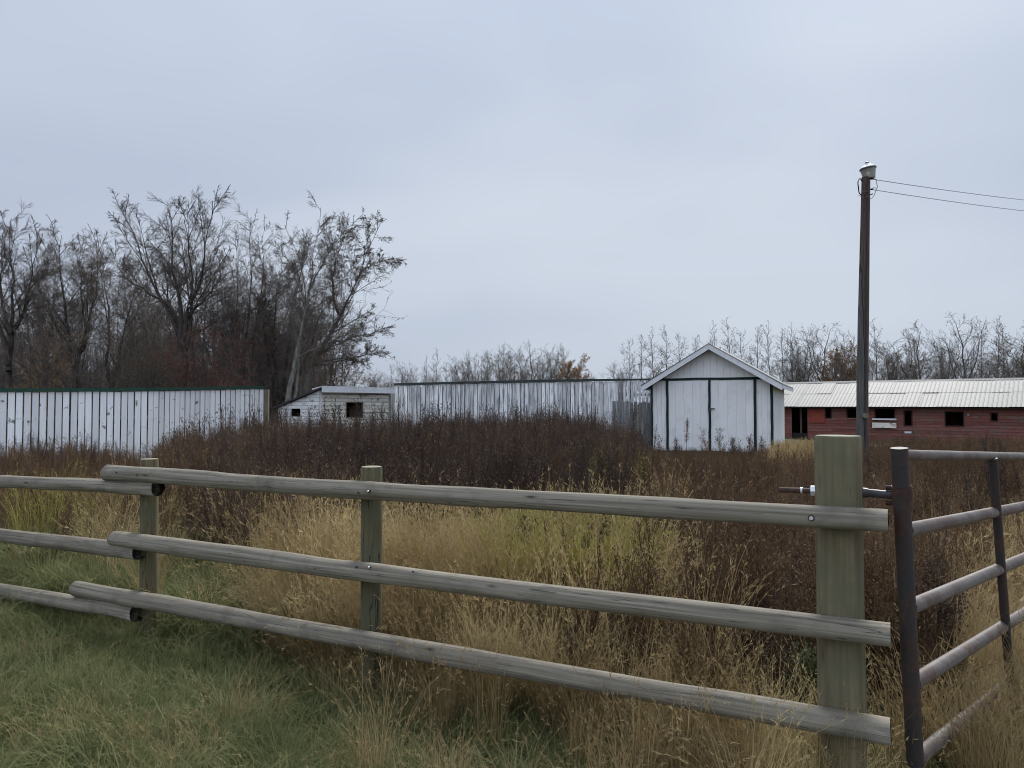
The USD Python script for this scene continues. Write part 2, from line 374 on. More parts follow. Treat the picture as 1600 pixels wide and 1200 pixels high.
M['orange_leaf'] = leafy('orange_leaves', [(0.22, 0.12, 0.045), (0.36, 0.21, 0.08), (0.45, 0.30, 0.12)], 0.25, 0.4, 0.4)
M['red_leaf'] = leafy('reddish_leaves', [(0.12, 0.055, 0.043), (0.21, 0.098, 0.072), (0.28, 0.155, 0.11)], 0.2, 0.4, 0.4)

M['ground'] = look('thatch_ground', {
    'geo': ('geometry', {}), 'n': ('noise_texture', {'scale': 0.8, 'detail': 6.0, 'roughness': 0.65}), 'n2': ('noise_texture', {'scale': 28.0, 'detail': 5.0, 'roughness': 0.7}),
    'r': ('rgb_ramp', {'ramp': [(0.3, (0.038, 0.032, 0.018)), (0.5, (0.065, 0.056, 0.028)), (0.7, (0.06, 0.07, 0.03))]}),
    'mr': ('map_range', {'from_min': 0.3, 'from_max': 0.7, 'to_min': 0.55, 'to_max': 1.4}), 'hs': ('hsv', {}),
    'bp': ('bump', {'strength': 0.8, 'distance': 0.03}), 'p': ('principled_bsdf', {'roughness': 0.95, 'specular_ior_level': 0.1})},
    [('geo.position', 'n.vector'), ('geo.position', 'n2.vector'), ('n.fac', 'r.fac'), ('r.color', 'hs.color'), ('n2.fac', 'mr.value'), ('mr.result', 'hs.value'),
     ('hs.color', 'p.base_color'), ('n2.fac', 'bp.height'), ('bp.normal', 'p.normal')])

# ------------------------------------------------------------------ ground
gx = np.concatenate([-np.geomspace(3000, 45, 14), np.linspace(-40, 40, 161), np.geomspace(45, 3000, 14)])
gy = np.concatenate([-np.geomspace(3000, 8, 12), np.linspace(-6, 60, 133), np.geomspace(64, 3000, 16)])
X, Y = np.meshgrid(gx, gy, indexing='ij')
Z = ground_z(X, Y)
ni, nj = X.shape
ii, jj = np.meshgrid(np.arange(ni - 1), np.arange(nj - 1), indexing='ij')
q = np.stack([ii * nj + jj, (ii + 1) * nj + jj, (ii + 1) * nj + jj + 1, ii * nj + jj + 1], -1).reshape(-1, 4)
tag(obj('ground', (np.stack([X, Y, Z], -1).reshape(-1, 3), q), M['ground'], smooth=True), kind='structure')


# ------------------------------------------------------------------ board fences
def board_fence(name, label, ctrl, pitch, width, mat, cap_mat, rng, back=True, gap_from=None, cap_h=0.075, lining=False):
    """ctrl: list of (px, depth, top py). Vertical boards along the polyline, each a part."""
    pts = [at(px, py, Y) for px, Y, py in ctrl]
    origin = np.array([pts[0][0], pts[0][1], 0.0])
    t = thing(name, label, 'fence', origin)
    for a, b in zip(pts[:-1], pts[1:]):
        d = (b - a); L = math.hypot(d[0], d[1]); u = np.array([d[0] / L, d[1] / L, 0]); nrm = np.array([u[1], -u[0], 0])   # towards the camera
        if np.dot(nrm[:2], -a[:2]) < 0:
            nrm = -nrm
        n = int(round(L / pitch)); w = L / n
        for k in range(n):
            c = a + d * ((k + 0.5) / n)
            zt = c[2] - 0.02 + rng.normal(0, 0.006)
            zb = float(ground_z(c[0], c[1])) + rng.uniform(-0.02, 0.06)
            lx, off = rng.normal(0, 0.0025), rng.uniform(0, 0.003)
            gapped = gap_from is not None and (a + d * k / n)[0] > gap_from
            hw = (width * (0.70 if gapped else rng.uniform(0.97, 1.0))) / 2 * w / pitch
            th = 0.012
            m = mat
            if gapped:
                m = M['worn_board'] if rng.random() < 0.65 else M['grey_board']
            v, f = bx((-hw, 0, zb), (hw, th, zt))
            v[:, 0] += lx * (v[:, 2] - zb)
            P = (c - origin) * [1, 1, 0] + v[:, :1] * u + (v[:, 1:2] + off) * nrm + v[:, 2:3] * np.array([0, 0, 1])
            obj('board', (P, f), m, t)
        # rails behind and posts behind
        for zz in (0.45, 1.25, 1.95):
            ztop = min(a[2], b[2])
            if zz > ztop - 0.15:
                continue
            v, f = bx((0, -0.05, zz - 0.045), (L, -0.004, zz + 0.045))
            obj('back_rail', ((a - origin) * [1, 1, 0] + v[:, :1] * u + v[:, 1:2] * nrm + v[:, 2:3] * np.array([0, 0, 1]), f), M['grey_board'], t)
        for s in np.arange(0.3, L, 2.2):
            c = a + d * (s / L)
            v, f = bx((-0.06, -0.18, float(ground_z(c[0], c[1])) - 0.3), (0.06, -0.06, c[2] - 0.08))
            obj('post', ((c - origin) * [1, 1, 0] + v[:, :1] * u + v[:, 1:2] * nrm + v[:, 2:3] * np.array([0, 0, 1]), f), M['grey_board'], t)
        if lining:      # a second layer of old boards on the far side
            v, f = bx((0.02, -0.085, 0.1), (L - 0.02, -0.06, min(a[2], b[2]) - 0.05))
            obj('far_side_lining', ((a - origin) * [1, 1, 0] + v[:, :1] * u + v[:, 1:2] * nrm + v[:, 2:3] * np.array([0, 0, 1]), f), M['grey_board'], t)
        # cap along the top
        v = []
        for end in (a, b):
            for yy, zz in ((-0.05, 0.0), (0.05, 0.0), (0.05, cap_h), (-0.05, cap_h)):
                v.append((end - origin) + nrm * yy + np.array([0, 0, zz]))
        f = [[0, 1, 5], [0, 5, 4], [1, 2, 6], [1, 6, 5], [2, 3, 7], [2, 7, 6], [3, 0, 4], [3, 4, 7], [0, 2, 1], [0, 3, 2], [4, 5, 6], [4, 6, 7]]
        obj('top_cap', (np.array(v), f), cap_mat, t)
    return t, pts, origin


rg = np.random.default_rng(11)
fl, fl_pts, fl_o = board_fence('board_fence', 'white painted plank fence with green top cap at the left, before the bare trees',
                               [(-95, 15.6, 612), (110, 16.9, 611.5), (231, 18.1, 610.5), (320, 19.6, 609), (412, 21.2, 607)], 0.158, 0.130, M['white_board'], M['green_trim'], rg)
e = fl_pts[-1]
obj('end_post', ((lambda v, f: (v + (e - fl_o) * [1, 1, 0], f))(*bx((0.0, -0.02, -0.2), (0.14, 0.1, e[2] - 0.03)))), M['brown_post'], fl)
mid, mid_pts, mid_o = board_fence('board_fence', 'tall weathered grey and white plank fence between the small shack and the shed',
                                  [(616, 25.4, 602.5), (800, 25.9, 598), (930, 26.2, 595.5)], 0.157, 0.135, M['worn_board'], M['grey_cap'], rg, cap_h=0.085, lining=True)
a = mid_pts[0]
obj('end_post', ((lambda v, f: (v + (a - mid_o) * [1, 1, 0], f))(*bx((-0.10, -0.04, -0.2), (0.02, 0.08, a[2] - 0.25)))), M['grey_board'], mid)
picket, pk_pts, pk_o = board_fence('picket_fence', 'grey two tier picket fence with open gaps against the left side of the shed',
                                   [(931, 26.2, 595.5), (1060, 26.9, 594)], 0.150, 0.142, M['worn_board'], M['grey_cap'], rg, gap_from=at(962, 600, 26.3)[0], cap_h=0.075)
# lower tier of boards nailed in front of the pickets
p0, p1 = at(955, 626, 26.12), at(1035, 627, 26.6)
d = p1 - p0; L = np.hypot(d[0], d[1]); u = np.array([d[0] / L, d[1] / L, 0]); nr = np.array([u[1], -u[0], 0])
nb = int(L / 0.165)
for k in range(nb):
    c = p0 + d * ((k + 0.5) / nb)
    v, f = bx((-0.066, 0.05 + 0.008 * (k % 3), -0.1), (0.066, 0.075 + 0.008 * (k % 3), c[2] - 0.03 + rg.normal(0, 0.02)))
    lower_mat = M['grey_board']
    obj('lower_board', ((c - pk_o) * [1, 1, 0] + v[:, :1] * u + v[:, 1:2] * nr + v[:, 2:3] * np.array([0, 0, 1]), f), lower_mat, picket)


# ------------------------------------------------------------------ gabled white shed
def frame(pa, pb):
    """origin, yaw in degrees, x axis, y axis (away from the camera) for a wall running from pa to pb on the ground."""
    d = np.array([pb[0] - pa[0], pb[1] - pa[1]]); L = np.hypot(*d); u = d / L
    return np.array([pa[0], pa[1], 0.0]), math.degrees(math.atan2(u[1], u[0])), np.array([u[0], u[1], 0]), np.array([-u[1], u[0], 0]), L


sa, sb = at(1019, 632, 24.55), at(1208, 632, 22.9)
so, syaw, su_, sv_, SW = frame(sa, sb)
zb_s = -0.06
eave = at(1208, 597.5, 22.9)[2]
mid_d = 23.75
ridge = at(1107, 543, mid_d)[2]
SD = 5.6
shed = thing('shed', 'white gabled shed with dark green trim and closed double doors', 'shed', so, syaw)


def sx_of(px):   # pixel column on the front wall -> local x
    return float(np.dot(hit(px, 632, so, sv_) - so, su_))


def sz_of(px, py):
    return float(hit(px, py, so, sv_)[2])


xm = SW / 2
slope = (ridge - eave) / xm
gable = Polygon([(0, zb_s), (SW, zb_s), (SW, eave), (xm, ridge), (0, eave)])
hz = sz_of(1108, 592)                       # header strip
dl, dc, dr = sx_of(1043), sx_of(1109), sx_of(1180)
rs = np.random.default_rng(5)
obj('backing_wall', prism(gable, 0.03, 0.06), M['shed_board'], shed)


def siding(parent, x0, x1, z0, z1, pitch, y0, clip=gable, name='siding_board'):
    n = max(1, int(round((x1 - x0) / pitch)))
    for k in range(n):
        a_, b_ = x0 + (x1 - x0) * k / n + 0.0025, x0 + (x1 - x0) * (k + 1) / n - 0.0025
        m_ = prism(clip.intersection(sbox(a_, z0, b_, z1)), y0, 0.028)
        if m_ is not None:
            obj(name, m_, M['shed_board'], parent)


siding(shed, 0, dl - 0.03, zb_s + 0.05, hz - 0.03, 0.2, 0.004)
siding(shed, dr + 0.03, SW, zb_s + 0.05, hz - 0.03, 0.2, 0.004)
siding(shed, 0, SW, hz + 0.035, ridge, 0.225, 0.0)
for (x0, x1, nm) in ((dl + 0.005, dc - 0.012, 'left'), (dc + 0.012, dr - 0.005, 'right')):
    door = obj('door', bx((x0, 0.002, zb_s + 0.06), (x1, 0.024, hz - 0.05)), M['shed_board'], shed)
    n = 5
    for k in range(n):
        a_, b_ = x0 + (x1 - x0) * k / n + 0.002, x0 + (x1 - x0) * (k + 1) / n - 0.002
        obj('door_board', bx((a_, -0.016 - 0.002 * rs.random(), zb_s + 0.065), (b_, 0.0, hz - 0.055)), M['shed_board'], door)


def strip(name, x0, x1, z0, z1, y0=-0.032, y1=-0.017, mat='shed_trim', parent=shed, jag=True):
    """A trim board with slightly uneven edges."""
    K = 9
    horiz = (x1 - x0) > (z1 - z0)
    s = np.linspace(0, 1, K)
    j = (rs.normal(0, 0.006, K) if jag else 0 * s)
    if horiz:
        pl = [(x0 + (x1 - x0) * t_, z0 + e_) for t_, e_ in zip(s, j)] + [(x0 + (x1 - x0) * t_, z1 + e_) for t_, e_ in zip(s[::-1], j[::-1] * 0.5)]
    else:
        pl = [(x0 + e_, z0 + (z1 - z0) * t_) for t_, e_ in zip(s, j)] + [(x1 + e_ * 0.6, z0 + (z1 - z0) * t_) for t_, e_ in zip(s[::-1], j[::-1])]
    obj(name, prism(Polygon(pl), y0, y1), M[mat], parent)


strip('header_trim', 0.28, SW - 0.25, hz - 0.035, hz + 0.042)
for xx, nm in ((dl, 0), (dr, 1)):
    strip('door_trim', xx - 0.043, xx + 0.043, zb_s + 0.02, hz - 0.036)
strip('meeting_trim', dc - 0.04, dc + 0.04, zb_s + 0.02, hz - 0.036, y0=-0.036, y1=-0.019)
strip('corner_trim', -0.025, 0.03, zb_s + 0.02, eave - 0.02)
strip('corner_trim', SW - 0.085, SW + 0.004, zb_s + 0.02, eave + 0.0)
strip('sill_trim', 0.0, SW, zb_s - 0.02, zb_s + 0.03, y0=-0.02, y1=0.0)
lz = sz_of(1110, 638.5)
latch = obj('latch', bx((dc - 0.05, -0.055, lz - 0.018), (dc + 0.17, -0.037, lz + 0.018)), M['dark_steel'], shed)
obj('padlock', bx((dc + 0.0, -0.078, lz - 0.06), (dc + 0.05, -0.056, lz + 0.0)), M['dark_steel'], latch)
# side walls and back wall, the right one visible
n = 18
for k in range(n):
    y0, y1 = 0.07 + (SD - 0.07) * k / n + 0.003, 0.07 + (SD - 0.07) * (k + 1) / n - 0.003
    obj('siding_board', bx((SW - 0.02, y0, zb_s), (SW + 0.002, y1, eave - 0.01)), M['shed_board'], shed)
obj('side_wall', bx((0.0, 0.065, zb_s), (0.03, SD, eave - 0.01)), M['shed_board'], shed)
obj('side_wall', bx((SW - 0.06, 0.065, zb_s), (SW - 0.024, SD, eave - 0.01)), M['shed_board'], shed)
obj('back_wall', prism(gable, SD + 0.002, SD + 0.03), M['shed_board'], shed)
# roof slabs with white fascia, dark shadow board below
oh, ohe = 0.28, 0.30
for sgn in (-1, 1):
    xe = xm + sgn * (xm + ohe)
    ze = eave - slope * ohe
    tck = 0.05
    pl = Polygon([(xm, ridge + 0.05), (xe, ze + 0.05), (xe, ze + 0.05 + tck), (xm, ridge + 0.05 + tck)])
    rf = obj('roof', prism(pl, -oh, SD + oh), M['roof_sheet'], shed)
    k = 0.19
    obj('rake_fascia', prism(Polygon([(xm + sgn * 0.002, ridge + 0.105), (xe, ze + 0.105), (xe, ze + 0.105 - k), (xm + sgn * 0.002, ridge + 0.105 - k)]), -oh - 0.024, -oh - 0.002), M['fascia'], rf)
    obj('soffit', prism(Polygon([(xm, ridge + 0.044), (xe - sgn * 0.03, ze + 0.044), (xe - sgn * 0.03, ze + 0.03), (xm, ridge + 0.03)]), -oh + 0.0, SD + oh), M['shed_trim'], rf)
    obj('eave_fascia', bx((min(xe, xe + sgn * 0.02), -oh, ze - 0.03), (max(xe, xe + sgn * 0.02), SD + oh, ze + 0.11)), M['fascia'], rf)
    obj('drip_edge', prism(Polygon([(xm, ridge + 0.108), (xe + sgn * 0.03, ze + 0.106), (xe + sgn * 0.03, ze + 0.122), (xm, ridge + 0.124)]), -oh - 0.04, SD + oh + 0.04), M['roof_sheet'], rf)
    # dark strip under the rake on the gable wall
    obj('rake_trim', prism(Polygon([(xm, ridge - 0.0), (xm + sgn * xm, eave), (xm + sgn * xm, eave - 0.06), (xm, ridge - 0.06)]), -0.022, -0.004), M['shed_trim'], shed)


# ------------------------------------------------------------------ small clapboard shack
ka, kb = at(500, 632, 22.0), at(609, 632, 24.2)
ko, kyaw, ku, kv, KW = frame(ka, kb)
kl = hit(436, 632, ko, ku)               # far lower corner on the side wall
KD = float(np.dot(kl - ko, kv))
ktop = at(500, 609, 22.0)[2]
klow = hit(436, 636, ko, ku)[2]
kgz = 0.0
shack = thing('shack', 'small low clapboard shack with lean-to roof and dark openings beside the left plank fence', 'shack', ko, kyaw)


def kx(px):
    return float(np.dot(hit(px, 632, ko, kv) - ko, ku))


def ky(px):
    return float(np.dot(hit(px, 632, ko, ku) - ko, kv))


wo = sbox(kx(541), hit(553, 652, ko, kv)[2], kx(566), hit(553, 629, ko, kv)[2])
nbrd = 17
zs = np.linspace(kgz, ktop - 0.02, nbrd + 1)
for k in range(nbrd):
    pl = sbox(0.0, zs[k] + 0.010, KW, zs[k + 1]).difference(wo)
    mesh = prism(pl, 0.0, 0.03)
    v, f = mesh
    v[:, 1] -= 0.022 * (1 - (v[:, 2] - zs[k]) / (zs[k + 1] - zs[k]))       # lapped: the lower edge stands out
    v[:, 2] += rs.normal(0, 0.004) + v[:, 0] * rs.normal(0, 0.0035)
    obj('clapboard', (v, f), M['clapboard'], shack)
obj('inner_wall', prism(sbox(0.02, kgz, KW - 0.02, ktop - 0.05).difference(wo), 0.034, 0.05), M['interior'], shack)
obj('opening_frame', prism(wo.buffer(0.025, join_style=2).difference(wo).difference(sbox(-9, -9, 9, 0)), -0.03, 0.06), M['brown_post'], shack)
# side wall (local plane x = 0), boards with the roof slope cut
side = Polygon([(0.03, kgz), (KD, kgz), (KD, klow - 0.03), (0.03, ktop - 0.03)])
wy0, wy1 = ky(471), ky(456)
wo2 = sbox(min(wy0, wy1), hit(463, 651, ko, ku)[2], max(wy0, wy1), hit(463, 638.5, ko, ku)[2])


def side_prism(pl, x0, x1):
    m_ = prism(pl, 0, 1)
    if m_ is None:
        return None
    v, f = m_
    return np.stack([x0 + (x1 - x0) * v[:, 1], v[:, 0], v[:, 2]], 1), f


for k in range(nbrd):
    m_ = side_prism(side.intersection(sbox(0, zs[k] + 0.010, KD, zs[k + 1])).difference(wo2), -0.024, 0.0)
    if m_ is not None:
        obj('clapboard', m_, M['clapboard_side'], shack)
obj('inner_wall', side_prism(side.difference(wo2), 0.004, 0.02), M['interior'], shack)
obj('window_frame', side_prism(wo2.buffer(0.06, join_style=2).difference(wo2), -0.045, -0.026), M['clapboard_side'], shack)
obj('corner_board', bx((-0.035, -0.04, kgz), (0.05, -0.023, ktop - 0.03)), M['clapboard_side'], shack)
obj('corner_board', bx((KW - 0.06, -0.04, kgz), (KW + 0.01, -0.023, ktop - 0.03)), M['grey_board'], shack)
obj('side_wall', side_prism(side, KW - 0.03, KW), M['clapboard'], shack)
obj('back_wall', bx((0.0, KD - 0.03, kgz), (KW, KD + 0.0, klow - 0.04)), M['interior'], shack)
roofp = Polygon([(-0.16, ktop + 0.02), (-0.16, ktop + 0.075), (KD + 0.25, klow - 0.02), (KD + 0.25, klow - 0.075)])
ro = obj('roof', side_prism(roofp, -0.12, KW + 0.1), M['black_roll'], shack)
obj('fascia', bx((-0.06, -0.20, ktop - 0.08), (KW + 0.08, -0.165, ktop + 0.095)), M['fascia'], ro)
obj('drip_board', side_prism(Polygon([(-0.2, ktop + 0.1), (-0.2, ktop + 0.118), (0.35, ktop + 0.04), (0.35, ktop + 0.0)]), -0.05, KW + 0.08), M['clapboard_side'], ro)

# ------------------------------------------------------------------ red barn
ba, bb = at(1212, 632, 42.0), at(1600, 632, 34.5)
bo, byaw, bu, bv, BL0 = frame(ba, bb)
BL = BL0 + 6.0
bgz = -0.45
barn = thing('barn', 'long low red barn with corrugated metal roof and dark window openings', 'barn', bo, byaw)
beave = float(hit(1420, 633.5, bo, bv)[2])
BD = 5.0


def bxx(px):
    return float(np.dot(hit(px, 640, bo, bv) - bo, bu))


def bz(px, py):
    return float(hit(px, py, bo, bv)[2])


def opening(x0, x1, y0, y1):
    return sbox(bxx(x0), bz((x0 + x1) / 2, y1), bxx(x1), bz((x0 + x1) / 2, y0))


doorway = sbox(bxx(1237), -1, bxx(1261.5), bz(1250, 636))
wins = [opening(1290.5, 1298, 637.5, 652.5), opening(1324, 1341, 636.5, 653), opening(1368, 1397, 639.5, 655.5), opening(1413.5, 1424, 642.5, 664.5),
        opening(1477.5, 1504.5, 644, 665), opening(1549, 1557.5, 646, 657)]
holes = doorway
for w_ in wins:
    holes = holes.union(w_)
nbb = 12
zs = np.linspace(bgz, beave - 0.02, nbb + 1)
for k in range(nbb):
    x0 = 0.0
    while x0 < BL:
        x1 = min(BL, x0 + rs.choice([3.0, 3.6, 4.2]) + rs.uniform(-0.3, 0.3))
        pl = sbox(x0 + 0.002, zs[k] + 0.005, x1 - 0.002, zs[k + 1] - 0.003).difference(holes)
        for g_ in getattr(pl, 'geoms', [pl]):
            m_ = prism(g_, 0.0, 0.03) if not g_.is_empty else None
            if m_ is None:
                continue
            v, f = m_
            v[:, 1] -= 0.018 * (1 - (v[:, 2] - zs[k]) / (zs[k + 1] - zs[k])) + rs.uniform(0, 0.004)
            obj('wall_board', (v, f), M['red_board'], barn)
        x0 = x1
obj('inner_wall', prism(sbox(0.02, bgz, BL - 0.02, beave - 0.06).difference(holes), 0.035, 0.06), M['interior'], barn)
obj('back_wall', bx((0.0, BD, bgz), (BL, BD + 0.05, beave)), M['red_board'], barn)
bridge = float(at(1420, 596.3, float(hit(1420, 632, bo, bv)[1]) + 2.3)[2])
gb = Polygon([(0.06, bgz), (BD, bgz), (BD, beave), (BD / 2, bridge - 0.05), (0.06, beave)])
obj('end_wall', side_prism(gb, 0.0, 0.04), M['red_board'], barn)
obj('end_wall', side_prism(gb, BL - 0.04, BL), M['red_board'], barn)
obj('floor', bx((0.05, 0.07, bgz - 0.1), (BL - 0.05, BD - 0.02, bgz + 0.35)), M['interior'], barn)
for w_ in wins:
    fr = obj('window_frame', prism(w_.buffer(0.05, join_style=2).difference(w_), -0.03, 0.05), M['dark_red'], barn)
x0, z0, x1, z1 = wins[1].bounds
obj('window_sill', bx((x0 - 0.05, -0.07, z0 - 0.055), (x1 + 0.05, -0.031, z0 - 0.0)), M['brown_post'], barn)
x0, z0, x1, z1 = wins[2].bounds
obj('ledge', bx((x0 - 0.15, -0.12, z0 - 0.03), (x1 + 0.12, -0.05, z0 + 0.06)), M['fascia'], barn)
v, f = bx((x0 - 0.15, -0.15, bz(1381, 668.5)), (x1 + 0.12, -0.12, bz(1381, 660.5)))
obj('white_plank', (v, f), M['clapboard'], barn, label='peeling white plank fixed below the wide window')
obj('pale_patch', bx((bxx(1413), -0.05, bz(1418, 677)), (bxx(1424), -0.025, bz(1418, 674))), M['fascia'], barn)
# bright red hatch beside the doorway
hx0, hx1 = bxx(1265), bxx(1289)
ht = obj('hatch', bx((hx0, -0.045, bz(1277, 661)), (hx1, -0.02, bz(1277, 640))), M['red_panel'], barn, label='brighter red hatch beside the open doorway')
for k in range(4):
    za, zb2 = bz(1277, 661) + 0.02, bz(1277, 640) - 0.02
    obj('hatch_board', bx((hx0 + 0.03, -0.058, za + (zb2 - za) * k / 4 + 0.006), (hx1 - 0.03, -0.0455, za + (zb2 - za) * (k + 1) / 4 - 0.006)), M['red_panel'], ht)
jx = bxx(1236)
obj('door_post', bx((jx + 0.35, 0.5, bgz), (jx + 0.45, 0.6, beave - 0.1)), M['brown_post'], barn)
obj('junction_box', bx((bxx(1511), -0.06, bz(1512, 650)), (bxx(1515), -0.025, bz(1512, 646))), M['grey_board'], barn)
# roof: two rows of ribbed sheets on the front slope, plain sheets at the back
ohb = 0.35
zl = beave - (bridge - beave) / (BD / 2) * ohb * 0.6 + 0.02
front_low, front_top = np.array([-ohb, zl + 0.05]), np.array([BD / 2, bridge + 0.05])
sw = 0.78
ns = int((BL + 0.6) / sw)


def sheet(xa, xb, y0, z0, y1, z1, lift):
    """A metal sheet with five trapezoid ribs, from (y0, z0) up to (y1, z1)."""
    prof = []
    nr_ = 4
    for r in range(nr_):
        c = xa + (xb - xa) * (r + 0.5) / nr_
        s_ = (xb - xa) / nr_
        prof += [(c - s_ * 0.5, 0), (c - s_ * 0.14, 0), (c - s_ * 0.08, 0.012), (c + s_ * 0.08, 0.012), (c + s_ * 0.14, 0)]
    prof.append((xb, 0))
    prof = np.array(prof)
    v = np.vstack([np.stack([prof[:, 0], np.full(len(prof), y0), z0 + lift + prof[:, 1]], 1), np.stack([prof[:, 0], np.full(len(prof), y1), z1 + lift + prof[:, 1]], 1)])
    n_ = len(prof)
    i_ = np.arange(n_ - 1)
    return v, np.stack([i_, i_ + 1, i_ + 1 + n_, i_ + n_], 1)


obj('roof_deck', side_prism(Polygon([(-ohb + 0.02, zl - 0.02), (BD / 2, bridge - 0.02), (BD + ohb - 0.02, zl - 0.02), (BD + ohb - 0.02, zl + 0.02), (BD / 2, bridge + 0.02), (-ohb + 0.02, zl + 0.02)]), -0.3, BL + 0.3), M['interior'], barn)
obj('eave_fascia', bx((-0.3, -ohb - 0.0, zl - 0.06), (BL + 0.3, -ohb + 0.018, zl + 0.035)), M['interior'], barn)
for row, (ta, tb, lift) in enumerate(((-0.02, 0.52, 0.0), (0.5, 1.0, 0.012))):
    pa_, pb_ = front_low + (front_top - front_low) * ta, front_low + (front_top - front_low) * tb
    for k in range(ns + 1):
        xa = -0.3 + k * sw
        dz = rs.normal(0, 0.006)
        obj('roof_sheet', sheet(xa, xa + sw, pa_[0], pa_[1], pb_[0], pb_[1], lift + dz + (k % 2) * 0.004), M['roof_sheet'], barn)
obj('rear_roof', side_prism(Polygon([(BD / 2, bridge + 0.03), (BD / 2, bridge + 0.06), (BD + ohb, zl + 0.06), (BD + ohb, zl + 0.03)]), -0.3, BL + 0.3), M['roof_sheet'], barn)
obj('ridge_cap', side_prism(Polygon([(BD / 2 - 0.16, bridge - 0.005), (BD / 2, bridge + 0.085), (BD / 2 + 0.16, bridge - 0.005), (BD / 2, bridge + 0.10)]), -0.32, BL + 0.32), M['roof_sheet'], barn)

# ------------------------------------------------------------------ light pole and wires
PY_ = 14.5
pbase = at(1348, 690, PY_)
pole = thing('light_pole', 'tall old wooden pole with a yard lamp on top, standing before the red barn', 'light pole', (pbase[0], pbase[1], 0.0))
ctrl = [(1347.5, 800, 9.2), (1347.5, 690, 8.9), (1347.5, 600, 8.5), (1349, 500, 8.0), (1350.8, 400, 7.2), (1352, 330, 6.6), (1353, 277, 6.3)]
pp, pr = [], []
for px, py, hw in ctrl:
    p = at(px, py, PY_)
    pp.append(p - [pbase[0], pbase[1], 0]); pr.append(hw / F * PY_)
pp[0][2] = -0.4
tt = np.linspace(0, len(pp) - 1, 30)
pp = np.stack([np.interp(tt, range(len(pp)), np.array(pp)[:, k]) for k in range(3)], 1)
prr = np.interp(tt, range(len(pr)), pr)
obj('shaft', tubes(pp[None], prr[None], 18, caps=True), M['pole'], pole, smooth=40)
S = PY_ / F


def lp(px, py, dy=0.0):
    return at(px, py, PY_ + dy) - np.array([pbase[0], pbase[1], 0])


lc = lp(1358.5, 279)
lamp = obj('lamp_bowl', lathe([(0.0, 0), (8.6 * S, 0), (9.0 * S, 2 * S), (11.3 * S, 14.5 * S), (11.3 * S, 15 * S), (0, 15 * S)]), M['lamp_bowl'], pole, smooth=30,
           xf=trimesh.transformations.translation_matrix(lc) @ trimesh.transformations.rotation_matrix(math.radians(-8), [0, 1, 0]))
tilt = trimesh.transformations.translation_matrix(lc) @ trimesh.transformations.rotation_matrix(math.radians(-8), [0, 1, 0])
obj('lamp_rim', lathe([(11.0 * S, 14.6 * S), (12.3 * S, 14.6 * S), (12.3 * S, 16.8 * S), (11.0 * S, 16.8 * S), (11.0 * S, 14.6 * S)]), M['dark_steel'], pole, smooth=30, xf=tilt)
obj('lamp_cap', lathe([(0, 16 * S), (11.6 * S, 16.2 * S), (10.6 * S, 18.4 * S), (6.6 * S, 21 * S), (4.3 * S, 24 * S), (0, 24.2 * S)]), M['lamp_cap'], pole, smooth=30, xf=tilt)
obj('photocell', lathe([(0, 24.2 * S), (3.2 * S, 24.2 * S), (3.0 * S, 26.2 * S), (1.6 * S, 27.2 * S), (0, 27.4 * S)]), M['dark_steel'], pole, smooth=30, xf=tilt)
obj('lamp_bracket', tubes(np.array([[lp(1352, 284), lp(1353, 279, 0), lp(1356, 277), lp(1358.5, 278)]]), np.full((1, 4), 0.03), 8, caps=True), M['dark_steel'], pole, smooth=True)
for (x_, y_) in ((1362.5, 279.5), (1362.0, 295.5)):
    k_ = lp(x_, y_, -0.02)
    m_ = trimesh.creation.icosphere(2, 0.5); m_.apply_scale([0.075, 0.05, 0.036])
    obj('insulator', m_, M['black_wire'], pole, smooth=True, xf=trimesh.transformations.translation_matrix(k_))
    obj('insulator_bolt', tubes(np.array([[lp(1356, y_), k_]]), np.full((1, 2), 0.012), 6), M['dark_steel'], pole)


def bez(pts, n=16):
    pts = np.asarray(pts, float)
    from scipy.interpolate import CubicSpline
    t_ = np.concatenate([[0], np.cumsum(np.linalg.norm(np.diff(pts, axis=0), axis=1))])
    return CubicSpline(t_, pts)(np.linspace(0, t_[-1], n))


def wire(name, pts, r, mat, parent, n=18):
    P = bez(pts, n)
    return obj(name, tubes(P[None], np.full((1, n), r), 6), M[mat], parent, smooth=True)


wire('cable_loop', [lp(1349, 276), lp(1346.5, 283), lp(1344, 279), lp(1341, 283), lp(1341.3, 292), lp(1343, 302), lp(1346, 305), lp(1351, 305.5, -0.12)], 0.011, 'black_wire', pole, 30)
wire('jumper_wire', [lp(1363, 280), lp(1369, 280.6), lp(1370, 287), lp(1370.6, 294), lp(1367, 293.5), lp(1363, 296)], 0.006, 'grey_wire', pole, 24)
wire('jumper_wire', [lp(1370, 295), lp(1368, 299), lp(1366, 305), lp(1363, 309), lp(1358, 311)], 0.006, 'grey_wire', pole)
wire('tie_wire', [lp(1347, 300, -0.05), lp(1352, 299.6, -0.1), lp(1358, 299.5, -0.05)], 0.006, 'grey_wire', pole)
wire('tie_wire', [lp(1356, 304, -0.08), lp(1360, 304), lp(1364, 303)], 0.012, 'dark_steel', pole)
wire('tie_wire', [lp(1341, 306), lp(1347, 307, -0.1), lp(1353, 308, -0.13), lp(1357, 306.5, -0.1)], 0.006, 'grey_wire', pole)
obj('conduit', tubes((pp + np.array([0.02, -1, 0]) * prr[:, None] * [[0, 1.02, 0]])[None, 2:], np.full((1, 28), 0.014), 6), M['black_wire'], pole)
kn = lp(1352, 649.5, -0.15)
m_ = trimesh.creation.cylinder(0.055, 0.06, sections=14); m_.apply_transform(trimesh.transformations.rotation_matrix(math.pi / 2, [1, 0, 0])); m_.apply_translation(kn)
obj('meter_knob', m_, M['brown_post'], pole)
